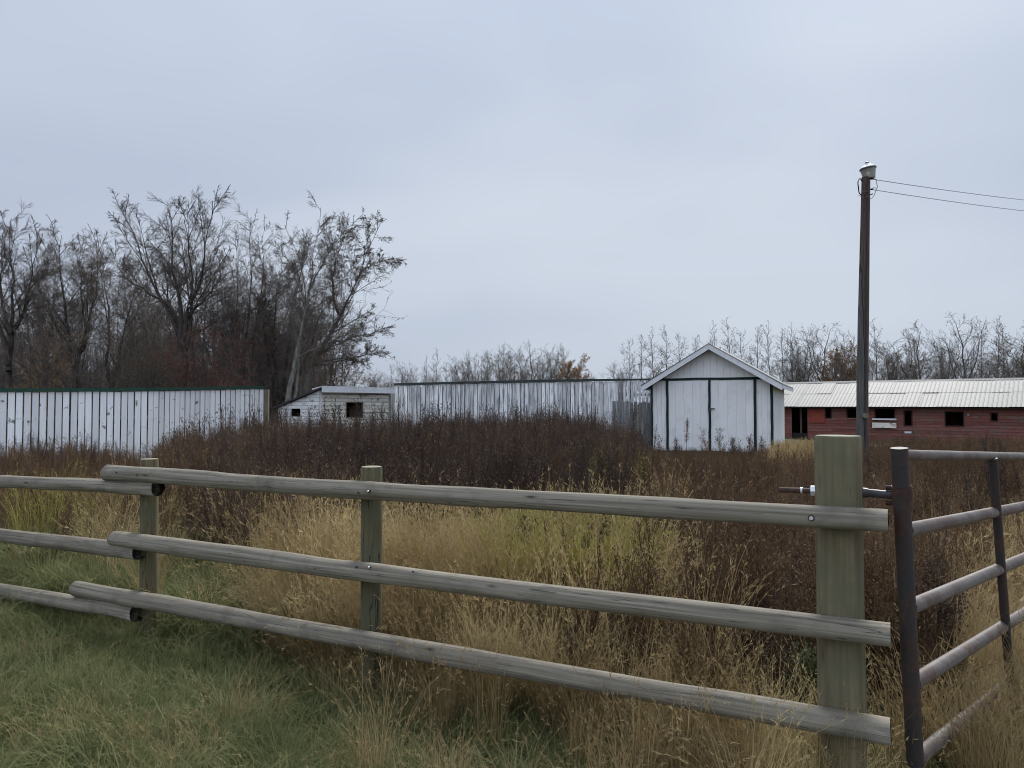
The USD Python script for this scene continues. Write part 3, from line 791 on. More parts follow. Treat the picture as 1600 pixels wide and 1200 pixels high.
for i, (y0, y1, lab) in enumerate(((280.2, 307, 'upper of two thin overhead wires running right from the lamp pole'), (296.4, 324, 'lower of two thin overhead wires running right from the lamp pole'))):
    w0, w1 = at(1364, y0, PY_ - 0.02), at(1600, y1, PY_ + 5.0)
    ext = w0 + (w1 - w0) * 2.2
    P = np.linspace(w0, ext, 40)
    tq = np.linspace(0, 1, 40)
    P[:, 2] -= 4 * 0.10 * tq * (1 - tq)
    wr = thing('overhead_wire', lab, 'wire', w0)
    obj('strand', tubes((P - w0)[None], np.full((1, 40), 0.0062), 6), M['grey_wire'], wr)

# ------------------------------------------------------------------ log rail fence
FP0, FP1 = np.array([-2.49, 4.87, 0]), np.array([1.27, 2.75, 0])
fu = (FP1 - FP0) / np.linalg.norm(FP1 - FP0)
fn = np.array([fu[1], -fu[0], 0]);
if np.dot(fn, -FP0) < 0:
    fn = -fn
fence = thing('rail_fence', 'weathered round log rail fence in the foreground with mossy posts and a thick gate post', 'fence', FP0)
rr = np.random.default_rng(21)


def log(name, a, b, ra, rb, mat, parent, S=20, K=28, wob=0.004, end_mat=None, seed=0):
    """A natural round log from a to b: slightly bent, lumpy, with its own object axes (x along it)."""
    a, b = np.asarray(a, float), np.asarray(b, float)
    L = np.linalg.norm(b - a); x = (b - a) / L
    y = np.cross([0, 0, 1.0], x)
    y = np.array([0, 1.0, 0]) if np.linalg.norm(y) < 1e-3 else y / np.linalg.norm(y)
    z = np.cross(x, y)
    s = np.linspace(0, L, K)
    r = ra + (rb - ra) * s / L
    ph = np.arange(S) * 2 * np.pi / S
    bend = np.stack([0 * s, 0.006 * np.sin(s / L * np.pi + seed), 0.006 * np.sin(1.7 * s / L * np.pi + 2 * seed)], 1) * min(1, L / 2)
    V = []
    for k in range(K):
        c = np.array([s[k], 0, 0]) + bend[k]
        lump = 1 + wob / ra * 2 * (meshkit.noise(np.stack([np.full(S, s[k] * 3.0), 2 + 1.3 * np.cos(ph), 2 + 1.3 * np.sin(ph)], 1), seed) - 0.5)
        V.append(c + np.stack([0 * ph, r[k] * lump * np.cos(ph), r[k] * lump * np.sin(ph)], 1))
    # rounded-over ends
    for e_, k in ((0, 0), (1, K - 1)):
        c = np.array([s[k], 0, 0]) + bend[k]
        ring = c + (V[k] - c) * 0.90
        ring[:, 0] += (-1, 1)[e_] * 0.006
        V.insert(0, ring) if e_ == 0 else V.append(ring)
    V = np.array(V); KK = len(V)
    i, j = np.meshgrid(np.arange(KK - 1), np.arange(S), indexing='ij')
    j2 = (j + 1) % S
    q = np.stack([i * S + j, i * S + j2, (i + 1) * S + j2, (i + 1) * S + j], -1).reshape(-1, 4)
    f = np.vstack([q[:, [0, 1, 2]], q[:, [0, 2, 3]]])
    xf = np.eye(4); xf[:3, 0], xf[:3, 1], xf[:3, 2], xf[:3, 3] = x, y, z, a
    lg = obj(name, (V.reshape(-1, 3), f), mat, parent, smooth=True, xf=xf)
    for e_ in (0, 1):
        ring = V[0] if e_ == 0 else V[-1]
        c = ring.mean(0)
        vv = np.vstack([ring, c + np.array([(-1, 1)[e_] * 0.003, 0, 0])])
        idx = np.arange(S)
        ff = np.stack([idx, np.full(S, S), (idx + 1) % S], 1)
        obj('end_grain', (vv, ff if e_ == 0 else ff[:, ::-1]), end_mat or M['rail_end'], lg)
    return lg


def vlog(name, px, base, r, ztop, mat, parent, lean=(0, 0), seed=0, end_mat=None, label=None, S=24):
    """An upright post with object z up."""
    a = base + np.array([0, 0, -0.35]); K = 26
    z = np.linspace(0, ztop + 0.35, K)
    ph = np.arange(S) * 2 * np.pi / S
    V = []
    for k in range(K):
        lump = 1 + 0.05 * (meshkit.noise(np.stack([2 + 1.2 * np.cos(ph), 2 + 1.2 * np.sin(ph), np.full(S, z[k] * 2.5)], 1), seed) - 0.5)
        h = (z[k] - 0.35)
        V.append(np.stack([lean[0] * h + r * lump * np.cos(ph), lean[1] * h + r * lump * np.sin(ph), np.full(S, z[k] - 0.35)], 1))
    top = V[-1].copy(); c = top.mean(0)
    V[-1][:, 2] -= 0.008
    t2 = c + (top - c) * [0.93, 0.93, 1]
    V.append(t2)
    V = np.array(V); KK = len(V)
    i, j = np.meshgrid(np.arange(KK - 1), np.arange(S), indexing='ij')
    j2 = (j + 1) % S
    q = np.stack([i * S + j, i * S + j2, (i + 1) * S + j2, (i + 1) * S + j], -1).reshape(-1, 4)
    xf = trimesh.transformations.translation_matrix(base)
    pst = obj(name, (V.reshape(-1, 3), q), mat, parent, smooth=True, xf=xf, label=label)
    idx = np.arange(S)
    vv = np.vstack([t2, c + [0, 0, 0.002]])
    obj('end_grain', (vv, np.stack([idx, (idx + 1) % S, np.full(S, S)], 1)), end_mat or M['post_top'], pst)
    return pst


def fpl(px, py, off):     # a point on the fence's vertical plane moved off metres towards the camera, relative to the fence origin
    return hit(px, py, FP0 + fn * off, fn) - FP0


def post_xy(px):
    p = hit(px, 632, FP0, fn); return np.array([p[0], p[1], 0]) - FP0


PR = 0.058
for i, (px, py, r, sd) in enumerate(((238, 717, 0.058, 4), (582.5, 729, 0.0585, 7))):
    b_ = post_xy(px)
    ztop = fpl(px, py, 0)[2]
    vlog('post', px, b_, r, ztop, M['post'], fence, lean=((-0.012, 0.0), (-0.004, 0))[i], seed=sd)
b_ = post_xy(238) * 0 + (post_xy(238) - fu * 2.45)
vlog('post', 0, b_, 0.058, 1.27, M['post'], fence, seed=9)
bg = post_xy(1308.5)
gp = vlog('gate_post', 1308, bg, 0.0855, fpl(1308.5, 680.5, 0)[2], M['gate_post'], fence, seed=12, end_mat=M['post_top'], label='thick pale green timber gate post carrying the hinge bolt', S=32)
off = PR + 0.043
rails = [  # (px, py) of both ends, radii
    ((167, 739.5), (1388, 815.5), 0.0535, 0.0415),
    ((181, 843.5), (1392, 994), 0.056, 0.044),
    ((119, 921.5), (1392, 1143), 0.055, 0.046),
    ((-420, 731), (246, 763), 0.043, 0.051),
    ((-420, 786), (218, 861.5), 0.048, 0.053),
    ((-420, 851), (214, 957.5), 0.050, 0.054)]
for i, (p, q_, ra, rb) in enumerate(rails):
    log('rail', fpl(*p, off + (0.0 if i < 3 else -0.006)), fpl(*q_, off + (0.004 if i < 3 else -0.006)), ra, rb, M['rail'], fence, K=60, seed=i * 3 + 1, wob=0.006)


def bolt(px, py, off_, r=0.0095):
    c = fpl(px, py, off_)
    m1 = trimesh.creation.cylinder(r, 0.012, sections=14)
    m2 = trimesh.creation.cylinder(r * 1.6, 0.010, sections=16)
    R = np.eye(4); R[:3, 2] = fn; R[:3, 0] = fu; R[:3, 1] = np.cross(fn, fu); R[:3, 3] = c
    w = obj('bolt_washer', m2, M['rust'], fence, xf=R)
    obj('bolt_head', m1, M['zinc'], fence, xf=R @ trimesh.transformations.translation_matrix([0, 0, 0.007]))


bolt(1268, 809, off + 0.0435, 0.0075)
bolt(577, 767, off + 0.049, 0.0055)
bolt(578, 886, off + 0.052, 0.004)
for (px, py, i) in ((181, 738, 0), (213, 742, 0), (559, 770, 0), (206, 844, 1), (556, 886, 1), (645, 893, 1), (1310.5, 817.5, 0), (1347, 813, 0)):   # old nail heads and knots
    c = fpl(px, py, off + 0.052 - 0.010 * (px > 1000))
    m1 = trimesh.creation.cylinder(0.0055, 0.008, sections=10)
    R = np.eye(4); R[:3, 2] = fn; R[:3, 0] = fu; R[:3, 1] = np.cross(fn, fu); R[:3, 3] = c - fn * 0.003
    obj('nail_head', m1, M['dark_steel'], fence, xf=R)

# ------------------------------------------------------------------ pipe gate hung on the big post
GH = np.array([0.5545 * 2.62, 2.62, 0.0])
gdir = np.array([0.727, 0.686, 0.0]); gdir /= np.linalg.norm(gdir)
gn = np.array([gdir[1], -gdir[0], 0])
gate = thing('pipe_gate', 'rusty steel pipe farm gate standing open to the right of the thick post', 'gate', GH)


def gpl(px, py, off_=0.0):
    return hit(px, py, GH + gn * off_, gn) - GH


top_u, bot_u = gpl(1405, 700), gpl(1430, 1195)
obj('hinge_upright', tubes(np.array([[top_u, bot_u]]), np.full((1, 2), 0.0295), 20, caps=True), M['gate_upright'], gate, smooth=40)
gl = 3.4
for (a_, b_, r0) in (((1409, 711), (1600, 713), 0.0205), ((1414, 829), (1600, 791), 0.0265), ((1419, 950), (1600, 872), 0.0275), ((1425, 1068), (1600, 958), 0.0275), ((1430, 1187), (1600, 1046), 0.0275)):
    pa_, pb_ = gpl(*a_), gpl(*b_)
    dd = (pb_ - pa_) / np.linalg.norm((pb_ - pa_)[:2])
    K = 16
    P = pa_ + dd * np.linspace(0.012, gl, K)[:, None]
    obj('rail', tubes(P[None], np.full((1, K), r0), 18, caps=True), M['gate_rail'], gate, smooth=40)
for a_, b_ in (((1551, 716), (1578, 1062)),):
    obj('upright', tubes(np.array([[gpl(*a_, 0.012), gpl(*b_, 0.012)]]), np.full((1, 2), 0.0205), 16, caps=True), M['gate_upright'], gate, smooth=40)
pe0 = gpl(1409, 711); d_ = gpl(1600, 713) - pe0; d_ /= np.linalg.norm(d_[:2])
for s_ in (2.1, gl):
    t_ = pe0 + d_ * s_
    obj('upright', tubes(np.array([[t_, t_ + [0, 0, -1.18]]]), np.full((1, 2), 0.0205), 16, caps=True), M['gate_upright'], gate, smooth=40)
# hinge: bolt through the post, nut and washers, clamp round the upright
hb = lambda px, py: hit(px, py, FP0, fn) - GH
def rod(name, a_, b_, r, mat, S=14):
    obj(name, tubes(np.array([[a_, b_]]), np.full((1, 2), r), S, caps=True), M[mat], gate, smooth=40)
rod('hinge_bolt', hb(1217, 765.5), hb(1268, 766.8), 0.0105, 'rust')
rod('thread_ring', hb(1251, 766), hb(1254, 766.2), 0.0125, 'zinc')
rod('hinge_nut', hb(1267, 766.6), hb(1276.5, 766.8), 0.0215, 'zinc', 6)
rod('washer', hb(1276.5, 766.8), hb(1279, 766.9), 0.029, 'zinc', 18)
rod('washer', hb(1340.5, 769), hb(1343.5, 769.1), 0.031, 'zinc', 18)
rod('hinge_collar', hb(1343.5, 769.1), hb(1356, 770), 0.0185, 'dark_steel')
rod('hinge_pin', hb(1356, 770), hb(1398, 774), 0.0155, 'dark_steel')
c0, c1 = gpl(1408.3, 759), gpl(1411, 793)
obj('hinge_clamp', tubes(np.array([[c0, c1]]), np.full((1, 2), 0.0345), 20, caps=True), M['rust'], gate, smooth=40)
for zz in (762, 785):
    rod('clamp_ear', hb(1384, zz), hb(1402, zz + 1.5), 0.0095, 'rust')


# ------------------------------------------------------------------ trees
def resample(pl, K):
    pl = np.asarray(pl, float)
    P = bez(pl, K) if len(pl) > 2 else np.linspace(pl[0], pl[-1], K)
    return P


def spawn(rng, P, R, n, tr, ang, lr, K, up, wig, rr_, taper=0.35, min_r=0.0, shape=None, even=True):
    """n children on every parent polyline."""
    N, KP, _ = P.shape
    t = (np.arange(n) + rng.random((N, n))) / n
    t = tr[0] + (tr[1] - tr[0]) * t
    x = t * (KP - 1); i = np.minimum(x.astype(int), KP - 2); w = (x - i)[..., None]
    rows = np.arange(N)[:, None]
    base = P[rows, i] * (1 - w) + P[rows, i + 1] * w
    pr_ = R[rows, i] * (1 - w[..., 0]) + R[rows, i + 1] * w[..., 0]
    D = P[rows, i + 1] - P[rows, i]; D /= np.linalg.norm(D, axis=2, keepdims=True) + 1e-9
    L = np.linalg.norm(np.diff(P, axis=1), axis=2).sum(1)[:, None]
    rnd = rng.normal(size=D.shape); rnd -= (rnd * D).sum(2, keepdims=True) * D; rnd /= np.linalg.norm(rnd, axis=2, keepdims=True) + 1e-9
    a = rng.uniform(*ang, size=t.shape)[..., None]
    d = np.cos(a) * D + np.sin(a) * rnd
    ln = L * lr * rng.uniform(0.6, 1.15, t.shape) * (shape(t) if shape else 1.0)
    d, base, ln, pr_ = d.reshape(-1, 3), base.reshape(-1, 3), ln.reshape(-1), pr_.reshape(-1)
    Q = np.empty((len(d), K, 3)); Q[:, 0] = base
    step = (ln / (K - 1))[:, None]
    for k in range(1, K):
        d = d + rng.normal(0, wig, d.shape) + np.array([0, 0, up])
        d /= np.linalg.norm(d, axis=1, keepdims=True)
        Q[:, k] = Q[:, k - 1] + d * step
    r0 = np.maximum(pr_ * rr_ * rng.uniform(0.8, 1.1, len(pr_)), min_r)
    RR = r0[:, None] * np.linspace(1, taper, K)[None]
    RR = np.maximum(RR, min_r * 0.6)
    if even and N > 8:        # short parents carry fewer twigs
        keep = rng.random(len(Q)) < np.repeat(np.clip(L[:, 0] / np.quantile(L, 0.7), 0.25, 1.0), n)
        Q, RR = Q[keep], RR[keep]
    return Q, RR


def leaves_on(rng, P, n, size, droop=0.3, along=0.0, wide=0.35):
    """Small leaf quads (as two triangles) scattered along twigs."""
    N, K, _ = P.shape
    ln_ = np.linalg.norm(P[:, -1] - P[:, 0], axis=1)
    i = rng.choice(N, n, p=ln_ / ln_.sum()); t = rng.random(n) * (K - 1); k = np.minimum(t.astype(int), K - 2); w = (t - k)[:, None]
    c = P[i, k] * (1 - w) + P[i, k + 1] * w + rng.normal(0, 0.03, (n, 3))
    a = rng.normal(size=(n, 3)); a[:, 2] -= droop
    if along:
        dd = P[i, k + 1] - P[i, k]; a = a + along * dd / (np.linalg.norm(dd, axis=1, keepdims=True) + 1e-9)
    a /= np.linalg.norm(a, axis=1, keepdims=True)
    b = np.cross(a, rng.normal(size=(n, 3))); b /= np.linalg.norm(b, axis=1, keepdims=True) + 1e-9
    s = size * rng.uniform(0.6, 1.3, n)[:, None]
    V = np.stack([c, c + a * s * 0.5 + b * s * wide, c + a * s, c + a * s * 0.5 - b * s * wide], 1).reshape(-1, 3)
    o = np.arange(n)[:, None] * 4
    return V, np.vstack([o + [0, 1, 2], o + [0, 2, 3]])


def build_tree(root, rng, stems, radii, levels, trunk_mat, twig_mat, leaf_mat=None, n_leaves=0, leaf_size=0.07, stem_sides=9):
    """stems: (N,K,3) local polylines. Trunk = stems; crown = all boughs and twigs; leaves = what still hangs on."""
    P, R = np.asarray(stems, float), np.asarray(radii, float)
    obj('trunk', tubes(P, R, stem_sides), M[trunk_mat], root, smooth=True)
    mb, big = MB(), MB()
    P0 = R0 = None
    for li, lv in enumerate(levels):
        if li == 1 and P0 is not None:      # twigs grow from the stems as well as from the limbs
            P, R = np.concatenate([P0[:, 1::2], P]), np.concatenate([R0[:, 1::2], R])
        P0, R0 = (P, R) if (li == 0 and P.shape[1] == 14) else (None, None)
        P, R = spawn(rng, P, R, **lv)
        S_ = (6, 4, 3, 3, 3)[li]
        (big if li == 0 else mb).add(*tubes(P, R, S_))
    tag(obj('limbs', big.get(), M[trunk_mat], root, smooth=True), kind='stuff')
    tag(obj('crown', mb.get(), M[twig_mat], root), kind='stuff')
    if leaf_mat and n_leaves:
        lf = obj('leaves', leaves_on(rng, P, n_leaves, leaf_size), M[leaf_mat], root)
        tag(lf, kind='stuff')


vase = [dict(n=8, tr=(0.34, 0.99), ang=(0.35, 0.7), lr=0.42, K=7, up=0.04, wig=0.07, rr_=0.5, min_r=0.018, taper=0.2, shape=lambda t: 1.3 - 0.98 * t),
        dict(n=12, tr=(0.25, 1.0), ang=(0.5, 1.0), lr=0.33, K=5, up=0.012, wig=0.08, rr_=0.42, min_r=0.0100, taper=0.4, shape=lambda t: 1.3 - 1.0 * t),
        dict(n=7, tr=(0.12, 1.0), ang=(0.4, 0.8), lr=0.52, K=3, up=0.01, wig=0.08, rr_=0.6, min_r=0.0066, taper=0.5, shape=lambda t: 1.2 - 0.5 * t),
        dict(n=8, tr=(0.1, 1.0), ang=(0.4, 0.9), lr=0.56, K=2, up=0.008, wig=0.10, rr_=0.8, min_r=0.0046, taper=0.6)]
aspen = [dict(n=9, tr=(0.28, 0.99), ang=(0.5, 1.0), lr=0.30, K=7, up=0.04, wig=0.09, rr_=0.42, min_r=0.016, taper=0.2, shape=lambda t: 1.3 - 0.98 * t),
         dict(n=12, tr=(0.22, 1.0), ang=(0.6, 1.15), lr=0.30, K=5, up=0.012, wig=0.11, rr_=0.42, min_r=0.0100, taper=0.4, shape=lambda t: 1.3 - 1.0 * t),
         dict(n=7, tr=(0.12, 1.0), ang=(0.5, 1.0), lr=0.52, K=3, up=0.008, wig=0.11, rr_=0.6, min_r=0.0066, taper=0.5, shape=lambda t: 1.2 - 0.5 * t),
         dict(n=7, tr=(0.1, 1.0), ang=(0.45, 1.0), lr=0.54, K=2, up=0.008, wig=0.12, rr_=0.8, min_r=0.0046, taper=0.6)]


def hero(label, Y, base_px, stems, r0, levels, trunk_mat, twig_mat, seed, spread=0.7, **kw):
    """stems: lists of (px, py) drawn up from the ground, each with its own drift in depth."""
    rng = np.random.default_rng(seed)
    b = at(base_px, 640, Y); base = np.array([b[0], b[1], 0.0])
    t = thing('tree', label, 'tree', base)
    Ps, Rs = [], []
    for si, st in enumerate(stems):
        K = 14
        dep = np.cumsum(rng.normal(0, spread / len(st), len(st)) + (rng.normal(0, 0.25) if si else 0)); dep -= dep[0]
        pts = [at(px, py, Y + dz) - base for (px, py), dz in zip(st, dep)]
        pts[-1] = pts[-1] * 0.6 + pts[-2] * 0.4
        P = resample(pts, K); P[1:-1] += rng.normal(0, 0.03, (K - 2, 3))
        Ps.append(P); Rs.append(np.maximum(r0[si] * np.linspace(1, 0.0, K) ** 1.35, 0.010))
    build_tree(t, rng, Ps, Rs, levels, trunk_mat, twig_mat, **kw)
    return t


hero('broad bare dark tree with vase shaped crown, tallest behind the left fence', 30.0, 284,
     [[(284, 660), (284, 600), (283, 540), (284, 500), (272, 430), (268, 360), (258, 292)],
      [(282, 600), (281, 545), (274, 505), (245, 455), (222, 400), (200, 345), (186, 318)],
      [(286, 600), (288, 540), (292, 490), (312, 440), (322, 380), (330, 330), (334, 302)],
      [(283, 530), (276, 495), (240, 460), (205, 440), (178, 400), (168, 372)],
      [(287, 560), (297, 510), (300, 450), (296, 390), (292, 340), (296, 300)],
      [(289, 520), (306, 480), (336, 448), (352, 410), (360, 380)]],
     [0.24, 0.15, 0.16, 0.10, 0.11, 0.09], vase, 'bark_dark', 'twig_dark', 101)
hero('bare dark tree cut by the left picture edge behind the white fence', 31.0, 12,
     [[(12, 660), (14, 600), (16, 545), (20, 480), (18, 420), (14, 360), (20, 328)],
      [(14, 580), (22, 525), (38, 480), (50, 430), (56, 380), (60, 350)],
      [(12, 570), (4, 520), (-14, 470), (-22, 410), (-20, 350)],
      [(18, 520), (2, 470), (2, 410), (-2, 345)]], [0.2, 0.12, 0.12, 0.1], vase, 'bark_dark', 'twig_dark', 102, n_leaves=900, leaf_mat='dead_leaf', leaf_size=0.045)
hero('bare grey-brown tree between the left edge tree and the tallest tree', 33.0, 118,
     [[(122, 660), (120, 600), (112, 550), (104, 500), (96, 440), (92, 390), (100, 352)],
      [(121, 600), (124, 550), (140, 500), (150, 450), (152, 400), (150, 362)],
      [(118, 570), (96, 530), (84, 505), (72, 470), (70, 440)],
      [(122, 560), (134, 520), (128, 470), (124, 410), (126, 360)]], [0.17, 0.12, 0.08, 0.1], vase, 'bark_dark', 'twig_brown', 103, n_leaves=1500, leaf_mat='dead_leaf', leaf_size=0.045)
hero('thin forked bare tree leaning right just left of the tallest tree', 34.0, 178,
     [[(172, 660), (176, 600), (184, 560), (196, 510), (206, 470), (216, 430), (226, 400)],
      [(174, 610), (168, 560), (170, 500), (164, 450), (160, 410), (164, 372)],
      [(178, 590), (198, 552), (222, 530), (236, 520)]], [0.13, 0.11, 0.07], vase, 'bark_dark', 'twig_brown', 104, n_leaves=1500, leaf_mat='dead_leaf', leaf_size=0.045)
hero('slender grey aspen group standing right of the tallest tree', 32.0, 384,
     [[(378, 660), (380, 600), (384, 540), (390, 470), (392, 410), (390, 360), (394, 325)],
      [(388, 660), (392, 600), (396, 540), (404, 480), (412, 420), (412, 370), (416, 345)],
      [(380, 590), (372, 540), (360, 505), (352, 470), (350, 440)],
      [(372, 660), (374, 590), (368, 520), (372, 450), (370, 390), (376, 350)]], [0.13, 0.12, 0.06, 0.08], aspen, 'bark_grey', 'twig_grey', 105, n_leaves=1200, leaf_mat='dead_leaf', leaf_size=0.045)
hero('white-barked leaning poplar behind the small shack', 29.0, 452,
     [[(448, 660), (452, 610), (462, 560), (474, 500), (484, 440), (492, 390), (500, 340), (502, 314)],
      [(456, 650), (462, 600), (470, 540), (478, 470), (470, 410), (452, 370), (440, 340)],
      [(484, 450), (505, 410), (530, 372), (556, 345), (575, 328)],
      [(478, 470), (460, 430), (444, 400), (430, 385), (424, 380)]], [0.13, 0.09, 0.06, 0.05], aspen, 'bark_pale', 'twig_grey', 106, n_leaves=4200, leaf_mat='dead_leaf', leaf_size=0.045)
hero('spreading grey poplar reaching right over the small shack', 30.0, 470,
     [[(466, 660), (476, 610), (500, 550), (532, 495), (556, 440), (572, 400), (586, 365), (600, 338)],
      [(500, 550), (536, 532), (572, 522), (604, 512), (622, 508)],
      [(556, 440), (570, 420), (596, 408), (620, 404), (640, 412)],
      [(490, 570), (530, 565), (570, 556), (600, 554), (618, 560)],
      [(532, 495), (520, 450), (526, 400), (540, 360), (548, 328)]], [0.16, 0.07, 0.05, 0.05, 0.07], aspen, 'bark_grey', 'twig_grey', 107, n_leaves=7500, leaf_mat='dead_leaf', leaf_size=0.05)
hero('dark many-stemmed tree between the two poplars behind the shack', 32.0, 430,
     [[(430, 660), (432, 600), (428, 540), (432, 470), (440, 410), (446, 360)],
      [(436, 660), (446, 590), (452, 520), (462, 450), (476, 390), (480, 350)],
      [(440, 660), (460, 600), (486, 540), (502, 480), (516, 430), (520, 390)],
      [(428, 640), (420, 570), (412, 500), (414, 440), (408, 400)]], [0.13, 0.12, 0.11, 0.09], aspen, 'bark_dark', 'twig_brown', 108, n_leaves=3500, leaf_mat='dead_leaf', leaf_size=0.05)


hero('pale grey bare tree filling the gap between the tallest tree and the grey aspens', 38.0, 335,
     [[(335, 660), (338, 600), (334, 540), (340, 480), (338, 420), (342, 385)], [(338, 600), (350, 550), (362, 500), (366, 450), (370, 420)], [(336, 580), (322, 540), (316, 490), (318, 450)]],
     [0.13, 0.09, 0.08], aspen, 'bark_grey', 'twig_grey', 109, n_leaves=900, leaf_mat='dead_leaf', leaf_size=0.045)
hero('fine twigged grey tree showing behind the left edge trees', 40.0, 62,
     [[(62, 660), (60, 600), (64, 540), (60, 480), (64, 420), (62, 375)], [(60, 590), (46, 540), (42, 490), (40, 440), (42, 400)], [(64, 580), (78, 530), (82, 480), (86, 430), (84, 400)]],
     [0.14, 0.1, 0.1], vase, 'bark_grey', 'twig_brown', 110)
hero('brownish bare tree behind the left shoulder of the tallest tree', 38.0, 226,
     [[(226, 660), (222, 600), (226, 540), (220, 480), (214, 430), (218, 395)], [(224, 580), (238, 540), (248, 490), (254, 450)], [(222, 570), (206, 530), (198, 480), (192, 430), (194, 400)]],
     [0.13, 0.09, 0.1], vase, 'bark_grey', 'twig_brown', 111)


# shrubs behind the left fence
def bush(label, px, Y, h, w, seed, twig, leaf, n_leaves, name='shrub', cat='shrub', stems=9):
    rng = np.random.default_rng(seed)
    b = at(px, 640, Y); t = thing(name, label, cat, (b[0], b[1], 0.0))
    K = 7
    az = rng.uniform(0, 2 * np.pi, stems); out = w / 2 * np.sqrt(rng.random(stems))
    Ps = []
    for a_, o_ in zip(az, out):
        hh = h * rng.uniform(0.7, 1.0) * (1 - 0.25 * (o_ / (w / 2)) ** 2)
        s_ = np.linspace(0, 1, K)
        Ps.append(np.stack([np.cos(a_) * (0.15 + o_ * s_ ** 1.4), np.sin(a_) * (0.15 + o_ * s_ ** 1.4), hh * s_], 1) + rng.normal(0, 0.03, (K, 3)))
    Rs = np.tile(0.03 * np.linspace(1, 0.2, K), (stems, 1))
    lv = [dict(n=8, tr=(0.15, 1), ang=(0.4, 1.0), lr=0.36, K=5, up=0.06, wig=0.15, rr_=0.6, min_r=0.008),
          dict(n=6, tr=(0.15, 1), ang=(0.4, 1.0), lr=0.5, K=4, up=0.04, wig=0.2, rr_=0.7, min_r=0.0055),
          dict(n=4, tr=(0.15, 1), ang=(0.4, 1.0), lr=0.55, K=3, up=0.04, wig=0.2, rr_=0.8, min_r=0.0045)]
    build_tree(t, rng, Ps, Rs, lv, 'bark_dark', twig, leaf, n_leaves, 0.06, stem_sides=5)
    return t


bush('rounded reddish shrub behind the white fence beside the tallest tree', 328, 27.5, 4.2, 3.0, 201, 'twig_red', 'red_leaf', 4500)
bush('reddish brown shrub behind the end of the white fence', 372, 26.5, 2.6, 2.4, 202, 'twig_red', 'red_leaf', 2600)
bush('tawny leafed shrub behind the left part of the white fence', 70, 29.5, 4.2, 3.4, 203, 'twig_brown', 'orange_leaf', 1800)
bush('olive brown shrub filling the gap left of the tallest trunk', 205, 28.5, 4.0, 3.2, 204, 'twig_brown', 'dead_leaf', 4000)
bush('orange brown shrub peeking over the shack roof', 520, 33.0, 3.6, 2.6, 205, 'twig_brown', 'orange_leaf', 2500)
bush('low grey brush right of the shack before the far trees', 590, 38.0, 3.2, 4.0, 206, 'twig_brown', 'dead_leaf', 1500)

# a thicket of saplings that reads as one dark mass behind the left fence
rng = np.random.default_rng(300)
thick = []
for k in range(5):
    K = 7; stems = 5
    P = np.stack([np.stack([np.linspace(0, rng.normal(0, 0.5), K), np.linspace(0, rng.normal(0, 0.5), K), np.linspace(0, rng.uniform(3.6, 6.2), K)], 1) + rng.normal(0, 0.06, (K, 3)) for _ in range(stems)])
    P += rng.normal(0, 0.3, (stems, 1, 3)) * [1, 1, 0]
    R = np.tile(0.035 * np.linspace(1, 0.2, K), (stems, 1))
    mb = MB(); mb.add(*tubes(P, R, 4))
    for lv in (dict(n=11, tr=(0.1, 1), ang=(0.5, 1.1), lr=0.26, K=5, up=0.08, wig=0.15, rr_=0.5, min_r=0.009), dict(n=7, tr=(0.1, 1), ang=(0.5, 1.0), lr=0.5, K=4, up=0.03, wig=0.2, rr_=0.7, min_r=0.006),
               dict(n=3, tr=(0.1, 1), ang=(0.5, 1.0), lr=0.55, K=3, up=0.03, wig=0.2, rr_=0.8, min_r=0.005)):
        P, R = spawn(rng, P, R, **lv); mb.add(*tubes(P, R, 3))
    mb.add(*leaves_on(rng, P, 450, 0.055))
    thick.append(mb.get())
n = 165
py_ = rng.uniform(31, 52, n); ppx = rng.uniform(-320, 560, n)
ppx = np.where(ppx > 470, ppx - rng.uniform(0, 120, n), ppx)
pos = np.stack([(ppx - 800) / F * py_, py_, np.zeros(n)], 1)
scl = rng.uniform(0.8, 1.4, n)
instancer('thicket', thick, None, pos, rng.uniform(0, 6.28, n), scl, rng.integers(0, 5, n), 'dense dark undergrowth of saplings among the tall trees on the left', 'undergrowth',
          mats=[M['twig_brown'], M['twig_dark'], M['twig_grey'], M['twig_brown'], M['twig_dark']])


